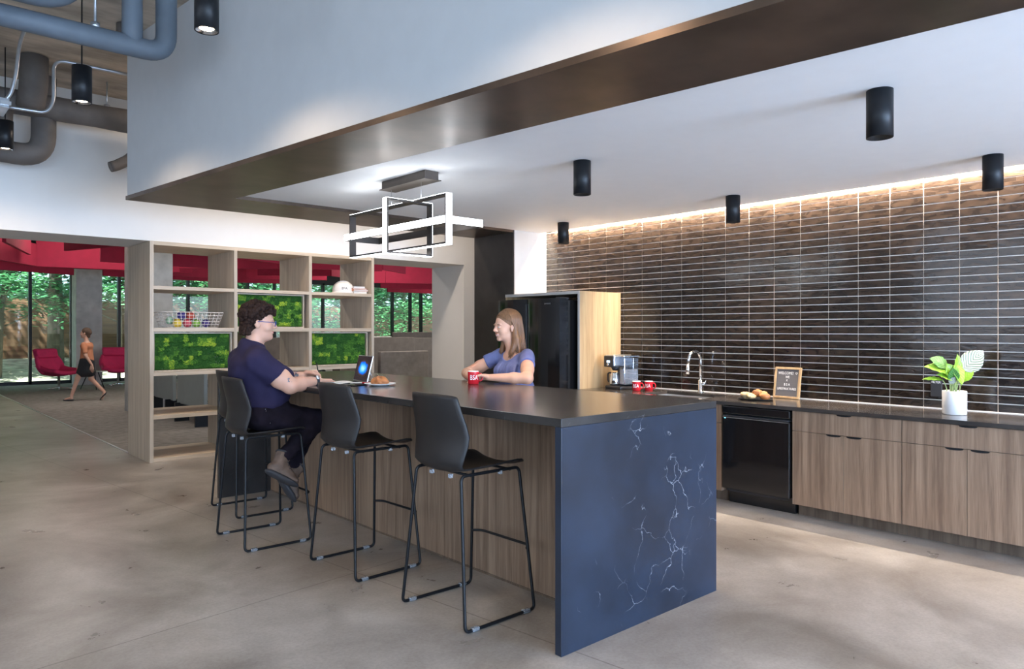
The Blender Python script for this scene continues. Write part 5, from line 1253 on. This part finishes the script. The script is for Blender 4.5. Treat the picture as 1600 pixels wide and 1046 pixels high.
for s in (-1, 1):
    g.tube([HM @ Vector((.108, .031*s+.024*math.cos(a), .003+.018*math.sin(a))) for a in [2*PI*k/20 for k in range(20)]], .0024, n=6, closed=True)
    g.tube([HM @ Vector(q) for q in ((.107, .055*s, .010), (.07, .076*s, .012), (-.002, .088*s, .012), (-.018, .088*s, -.004))], .0026, n=6)
g.tube([HM @ Vector(q) for q in ((.108, -.010, .008), (.116, 0, .010), (.108, .010, .008))], .0022, n=6)
obj('glasses', g, mat('blue_spectacle_frame', (0.02, 0.05, 0.22), 0.3), t1, True)
wq = ER.lerp(WR_, .88); ax = (WR_-ER).normalized(); uu = ax.cross(Vector((0, 0, 1))).normalized(); vv = uu.cross(ax)
g = G(); ring = [wq+(uu*math.cos(a)+vv*math.sin(a))*.0335 for a in [2*PI*k/28 for k in range(28)]]
for o_ in (-.009, -.003, .003, .009): g.tube([p+ax*o_ for p in ring], .0042, n=8, closed=True)
wo = obj('wristwatch', g, 'sole', t1, True)
nrm = (uu*.75-vv*.65 if (uu*.75-vv*.65).z > 0 else uu*.75+vv*.65).normalized(); m4 = Matrix.Translation(wq+nrm*.034) @ nrm.to_track_quat('Z', 'Y').to_matrix().to_4x4()
me = G().lathe([(0, 0), (.018, 0), (.018, .008), (.015, .010), (0, .010)], n=24).mesh(); me.transform(m4); obj('watch_case', me, 'alum', wo, True)
o = obj('pen', G().tube([(0, 0, 0), (.010, 0.004, .02), (-.004, 0.020, .135)], .0045, n=8, radii=[.0015, .0045, .0045]), 'black'); o.location = (2.585, 5.058, 1.082); tag(o, 'black pen held upright in the far hand of the seated person', 'pen')

# ---- person 2: standing behind the island
t2 = thing('person', 'smiling person with long light brown hair and periwinkle blouse behind the island, holding a mug', 'person', (3.90, 4.30, 0))
hc = Vector((3.845, 4.335, 1.488))
HM = Matrix.Translation(hc) @ Matrix.Rotation(math.radians(168), 4, 'Z') @ Matrix.Rotation(math.radians(4), 4, 'Y')
sk = SD(.018); head_parts(sk, HM)
sk.cap((3.895, 4.30, 1.27), .052, (3.862, 4.325, 1.41), .050, k=.03)
sk.ell((3.90, 4.30, 1.225), (.078, .15, .080), k=.05); sk.ell((3.92, 4.30, 1.05), (.09, .125, .16), k=.05); sk.ell((3.95, 4.30, .90), (.10, .14, .12), k=.05)
ER2, EL2 = Vector((3.70, 4.66, 1.112)), Vector((3.665, 3.90, 1.108)); WR2, WL2 = Vector((3.50, 4.335, 1.094)), Vector((3.485, 4.13, 1.112))
for sh, e, w_ in (((3.89, 4.455, 1.255), ER2, WR2), ((3.88, 4.135, 1.255), EL2, WL2)):
    sh = Vector(sh); sk.cap(sh, .052, sh.lerp(e, .6), .049, k=.04); sk.cap(sh.lerp(e, .6), .049, e, .041); m_ = e.lerp(w_, .35); sk.cap(e, .041, m_, .040); sk.cap(m_, .040, w_, .024)
hand(sk, WL2+Vector((-.004, .006, .002)), (-.80, .55, .0), (.42, .30, .75), -1, scale=.90, curls=[.70, .75, .80, .85], thumb=(.8, .2))
hand(sk, WR2+Vector((-.012, -.012, -.002)), (-.62, -.76, 0.0), (-.25, .35, .9), 1, scale=.88, curls=[.55, .6, .65, .7], thumb=(.8, .3))
for s in (-1, 1):
    sk.cap((3.96, 4.30+.085*s, .85), .072, (3.97, 4.30+.085*s, .47), .052); sk.cap((3.97, 4.30+.085*s, .47), .050, (3.99, 4.30+.085*s, .09), .036); sk.cap((3.985, 4.30+.085*s, .035), .03, (3.86, 4.30+.09*s, .03), .027)
me = bake(sk, 0.0034, 1)
sp_ = face_spots(HM)+[(HM @ Vector((.095, 0, -.0565)), (.028, .0255, .0070), 3), (HM @ Vector((.095, 0, -.0560)), (.026, .0185, .0028), 5)]
paint(me, sp_); link('body', me, ['skin2', 'eye', 'iris', 'lip', 'brow2', 'teeth'], t2)
g = SD(.04)
for sh, e in (((3.89, 4.455, 1.262), ER2), ((3.88, 4.135, 1.262), EL2)):
    sh = Vector(sh); g.cap(sh, .057, sh.lerp(e, .50), .062, k=0); g.cut(sh.lerp(e, .42), (e-sh).normalized(), .11)
g.ell((3.905, 4.30, 1.215), (.095, .172, .085)); g.ell((3.90, 4.30, 1.12), (.120, .155, .11)); g.ell((3.815, 4.355, 1.13), (.065, .075, .068)); g.ell((3.815, 4.240, 1.13), (.065, .075, .068)); g.ell((3.92, 4.30, .98), (.13, .165, .14)); g.ell((3.94, 4.30, .88), (.14, .18, .08))
g.sub((3.815, 4.305, 1.305), (.085, .085, .082)); g.cut((3.89, 4.30, 1.285), (0, 0, 1), .075)
me = bake(g, 0.005, 1)
nv = np.zeros(len(me.vertices)*3); me.vertices.foreach_get('normal', nv); nv = nv.reshape(-1, 3); co = np.zeros(len(me.vertices)*3); me.vertices.foreach_get('co', co); co = co.reshape(-1, 3)
an_ = np.arctan2(co[:, 1]-4.305, -(co[:, 0]-3.99)); amp = .0045*np.sin(an_*40)*np.clip((1.205-co[:, 2])/.03, 0, 1)*np.clip((co[:, 2]-.98)/.2, 0, 1)*(np.abs(co[:, 1]-4.3) < .14)+.005*np.array([noise.noise((p[0]*14, p[1]*14, p[2]*14)) for p in co.tolist()])
me.vertices.foreach_set('co', (co+nv*amp[:, None]).ravel()); me.update(); link('blouse', me, 'blouse', t2)
g = SD(.03); g.ell((3.955, 4.30, .87), (.13, .165, .11))
for s in (-1, 1): g.cap((3.96, 4.30+.085*s, .84), .090, (3.97, 4.30+.085*s, .46), .064); g.cap((3.97, 4.30+.085*s, .46), .062, (3.99, 4.30+.085*s, .10), .052)
link('trousers', bake(g, .009, 1), 'slack', t2)
for s in (-1, 1):
    g = SD(.02); g.ell((3.92, 4.30+.088*s, .03), (.125, .042, .028)); g.ell((3.985, 4.30+.086*s, .055), (.045, .038, .045)); link('shoe', bake(g, .008, 1), 'black', t2)
h = SD(.02); h.ell((-.024, 0, .050), (.104, .086, .090)); h.ell((-.066, 0, -.03), (.052, .076, .12)); h.ell((-.066, 0, -.14), (.042, .088, .085))
for s in (-1, 1): h.cap((-.030, .074*s, .03), .022, (-.03, .085*s, -.10), .028)
h.cap((-.03, -.085, -.10), .027, (.015, -.080, -.20), .018); h.cap((-.03, .085, -.10), .027, (.015, .078, -.20), .018); h.cap((-.04, .085, -.10), .028, (-.04, .095, -.20), .020); h.cap((-.04, -.085, -.10), .028, (-.04, -.095, -.20), .020)
xf(h, HM); hr = link('hair', bake(h, .005, 1), 'hairB', t2)
random.seed(4); g = G()
for k in range(760):
    s = random.choice((-1, 1)); x0 = random.uniform(-.118, .015); rad = math.sqrt(max(0.02, 1-((x0+.024)/.112)**2)); back = max(0, x0-.005)
    pts = []
    for q in range(7):
        th = q/6*PI/2; xx = x0-back*1.25*(q/6)**1.4; r2 = math.sqrt(max(.03, 1-((xx+.024)/.112)**2))
        pts.append(Vector((xx, s*.094*(rad+(r2-rad)*(q/6)**2)*math.sin(th), .050+.098*rad*math.cos(th))))
    ex = min(pts[-1].x-.006, -.022); oy = lambda x: .092*math.sqrt(max(.05, 1-((x+.030)/.112)**2))
    if ex > -.055: fr = random.random() < .75
    else: fr = False
    ty = s*(oy(ex)+random.uniform(-.003, .007))
    fin = Vector((.020+random.uniform(-.018, .022), s*random.uniform(.060, .095), -.222+random.uniform(-.025, .025))) if fr else Vector((min(-.03, ex)+random.uniform(-.015, .02), ty*random.uniform(.9, 1.25), -.215+random.uniform(-.03, .03)))
    pts += [Vector((ex, ty, -.015)), Vector((ex-.002, ty*1.04, -.07)), Vector((ex*.6+fin.x*.4, ty*.6+fin.y*.4+s*.008, -.14)), fin]
    pts = bez(pts, .03, 2); g.tube([HM @ p for p in pts], .0022, n=4, cap=False, radii=[.0022]*(len(pts)-2)+[.0018, .0007])
for k in range(420):
    s = random.choice((-1, 1)); al = math.radians(random.uniform(30, 100)); A_ = Vector((math.cos(al), s*.02, math.sin(al))).normalized(); B_ = Vector((-.12-.25*random.random(), s, -.28-.2*random.random())).normalized()
    om = math.acos(max(-1, min(1, A_.dot(B_)))); pts = []
    for q in range(9):
        t_ = q/8; v = (A_*math.sin((1-t_)*om)+B_*math.sin(t_*om))/math.sin(om); e_ = .0015+.0025*math.sin(t_*PI)+random.random()*.001
        pts.append(Vector((-.024+v.x*(.104+e_), v.y*(.086+e_), .050+v.z*(.090+e_))))
    g.tube([HM @ p for p in pts], .0019, n=4, cap=False)
obj('hair_strands', g, 'hairB', hr, True)

# ---- person 3: walking through the lounge
t3 = thing('person', 'person in a terracotta top and black skirt walking past the red lounge chairs', 'person', (3.55, 17.2, 0), 0)
d_ = Vector((-.82, .57, 0)); d_.normalize(); sd = Vector((-d_.y, d_.x, 0)); B0 = Vector((3.55, 17.2, 0))
Lc = lambda a, b, c: B0+d_*a+sd*b+Vector((0, 0, c))
R3 = Matrix.Rotation(math.atan2(d_.y, d_.x), 3, 'Z'); HM = Matrix.Translation(Lc(.03, 0, 1.555)) @ R3.to_4x4()
sk = SD(.02); head_parts(sk, HM); sk.cap(Lc(0, 0, 1.33), .05, Lc(.02, 0, 1.47), .048); sk.ell(Lc(0, 0, 1.25), .11, k=.05); sk.cap(Lc(0, 0, 1.2), .11, Lc(0, 0, .95), .11)
sk.cap(Lc(0, .085, .88), .080, Lc(.17, .08, .52), .055); sk.cap(Lc(.17, .08, .52), .053, Lc(.30, .075, .12), .034); sk.cap(Lc(.30, .075, .07), .034, Lc(.43, .075, .035), .026)
sk.cap(Lc(0, -.085, .88), .080, Lc(-.06, -.08, .50), .055); sk.cap(Lc(-.06, -.08, .50), .053, Lc(-.34, -.075, .20), .034); sk.cap(Lc(-.35, -.075, .16), .034, Lc(-.30, -.075, .045), .028)
for s, dd in ((1, -.12), (-1, .14)):
    sk.cap(Lc(0, .17*s, 1.30), .048, Lc(dd*.6, .22*s, 1.05), .038, k=.03); sk.cap(Lc(dd*.6, .22*s, 1.05), .036, Lc(dd*1.6, .20*s, .84), .024)
    hand(sk, Lc(dd*1.6, .20*s, .82), (dd*.5*d_.x, dd*.5*d_.y, -1), (sd.x*s, sd.y*s, 0), s, curl=.3)
link('body', bake(sk, .007, 1), 'skin', t3)
g = SD(.04); g.ell(Lc(0, 0, 1.26), (.125, .19, .09), R3); g.cap(Lc(0, 0, 1.23), .115, Lc(0, 0, .93), .15)
for s, dd in ((1, -.12), (-1, .14)): g.cap(Lc(0, .17*s, 1.30), .058, Lc(dd*.45, .21*s, 1.13), .054)
link('top', bake(g, .008, 1, .006, .08), 'coral', t3)
g = SD(.05); g.cap(Lc(0, 0, .90), .150, Lc(.02, 0, .70), .15); g.cap(Lc(.0, .05, .9), .12, Lc(.09, .05, .66), .11); g.cap(Lc(0, -.05, .9), .12, Lc(-.06, -.05, .66), .11)
link('skirt', bake(g, .008, 1), 'skirt', t3)
h = SD(.02); h.ell((-.025, 0, .048), (.102, .088, .092)); h.ell((-.09, 0, .02), .05); h.cap((-.06, 0, .0), .05, (-.07, 0, -.07), .035); xf(h, HM); link('hair', bake(h, .007, 1, .004, .02), 'brow', t3)
for a, b, c, p in ((.365, .075, .022, 0), (-.325, -.075, .03, .9)):
    g = G(); R = Matrix((d_, sd, Vector((0, 0, 1)))).transposed(); g.ell((0, 0, 0), (.125, .044, .018), R @ Matrix.Rotation(p, 3, 'Y'))
    for v in g.b.verts: v.co += Lc(a, b, c+(.06 if p else 0))
    obj('shoe', g, 'sole', t3, True)
t3.scale = (.9, .9, .9)
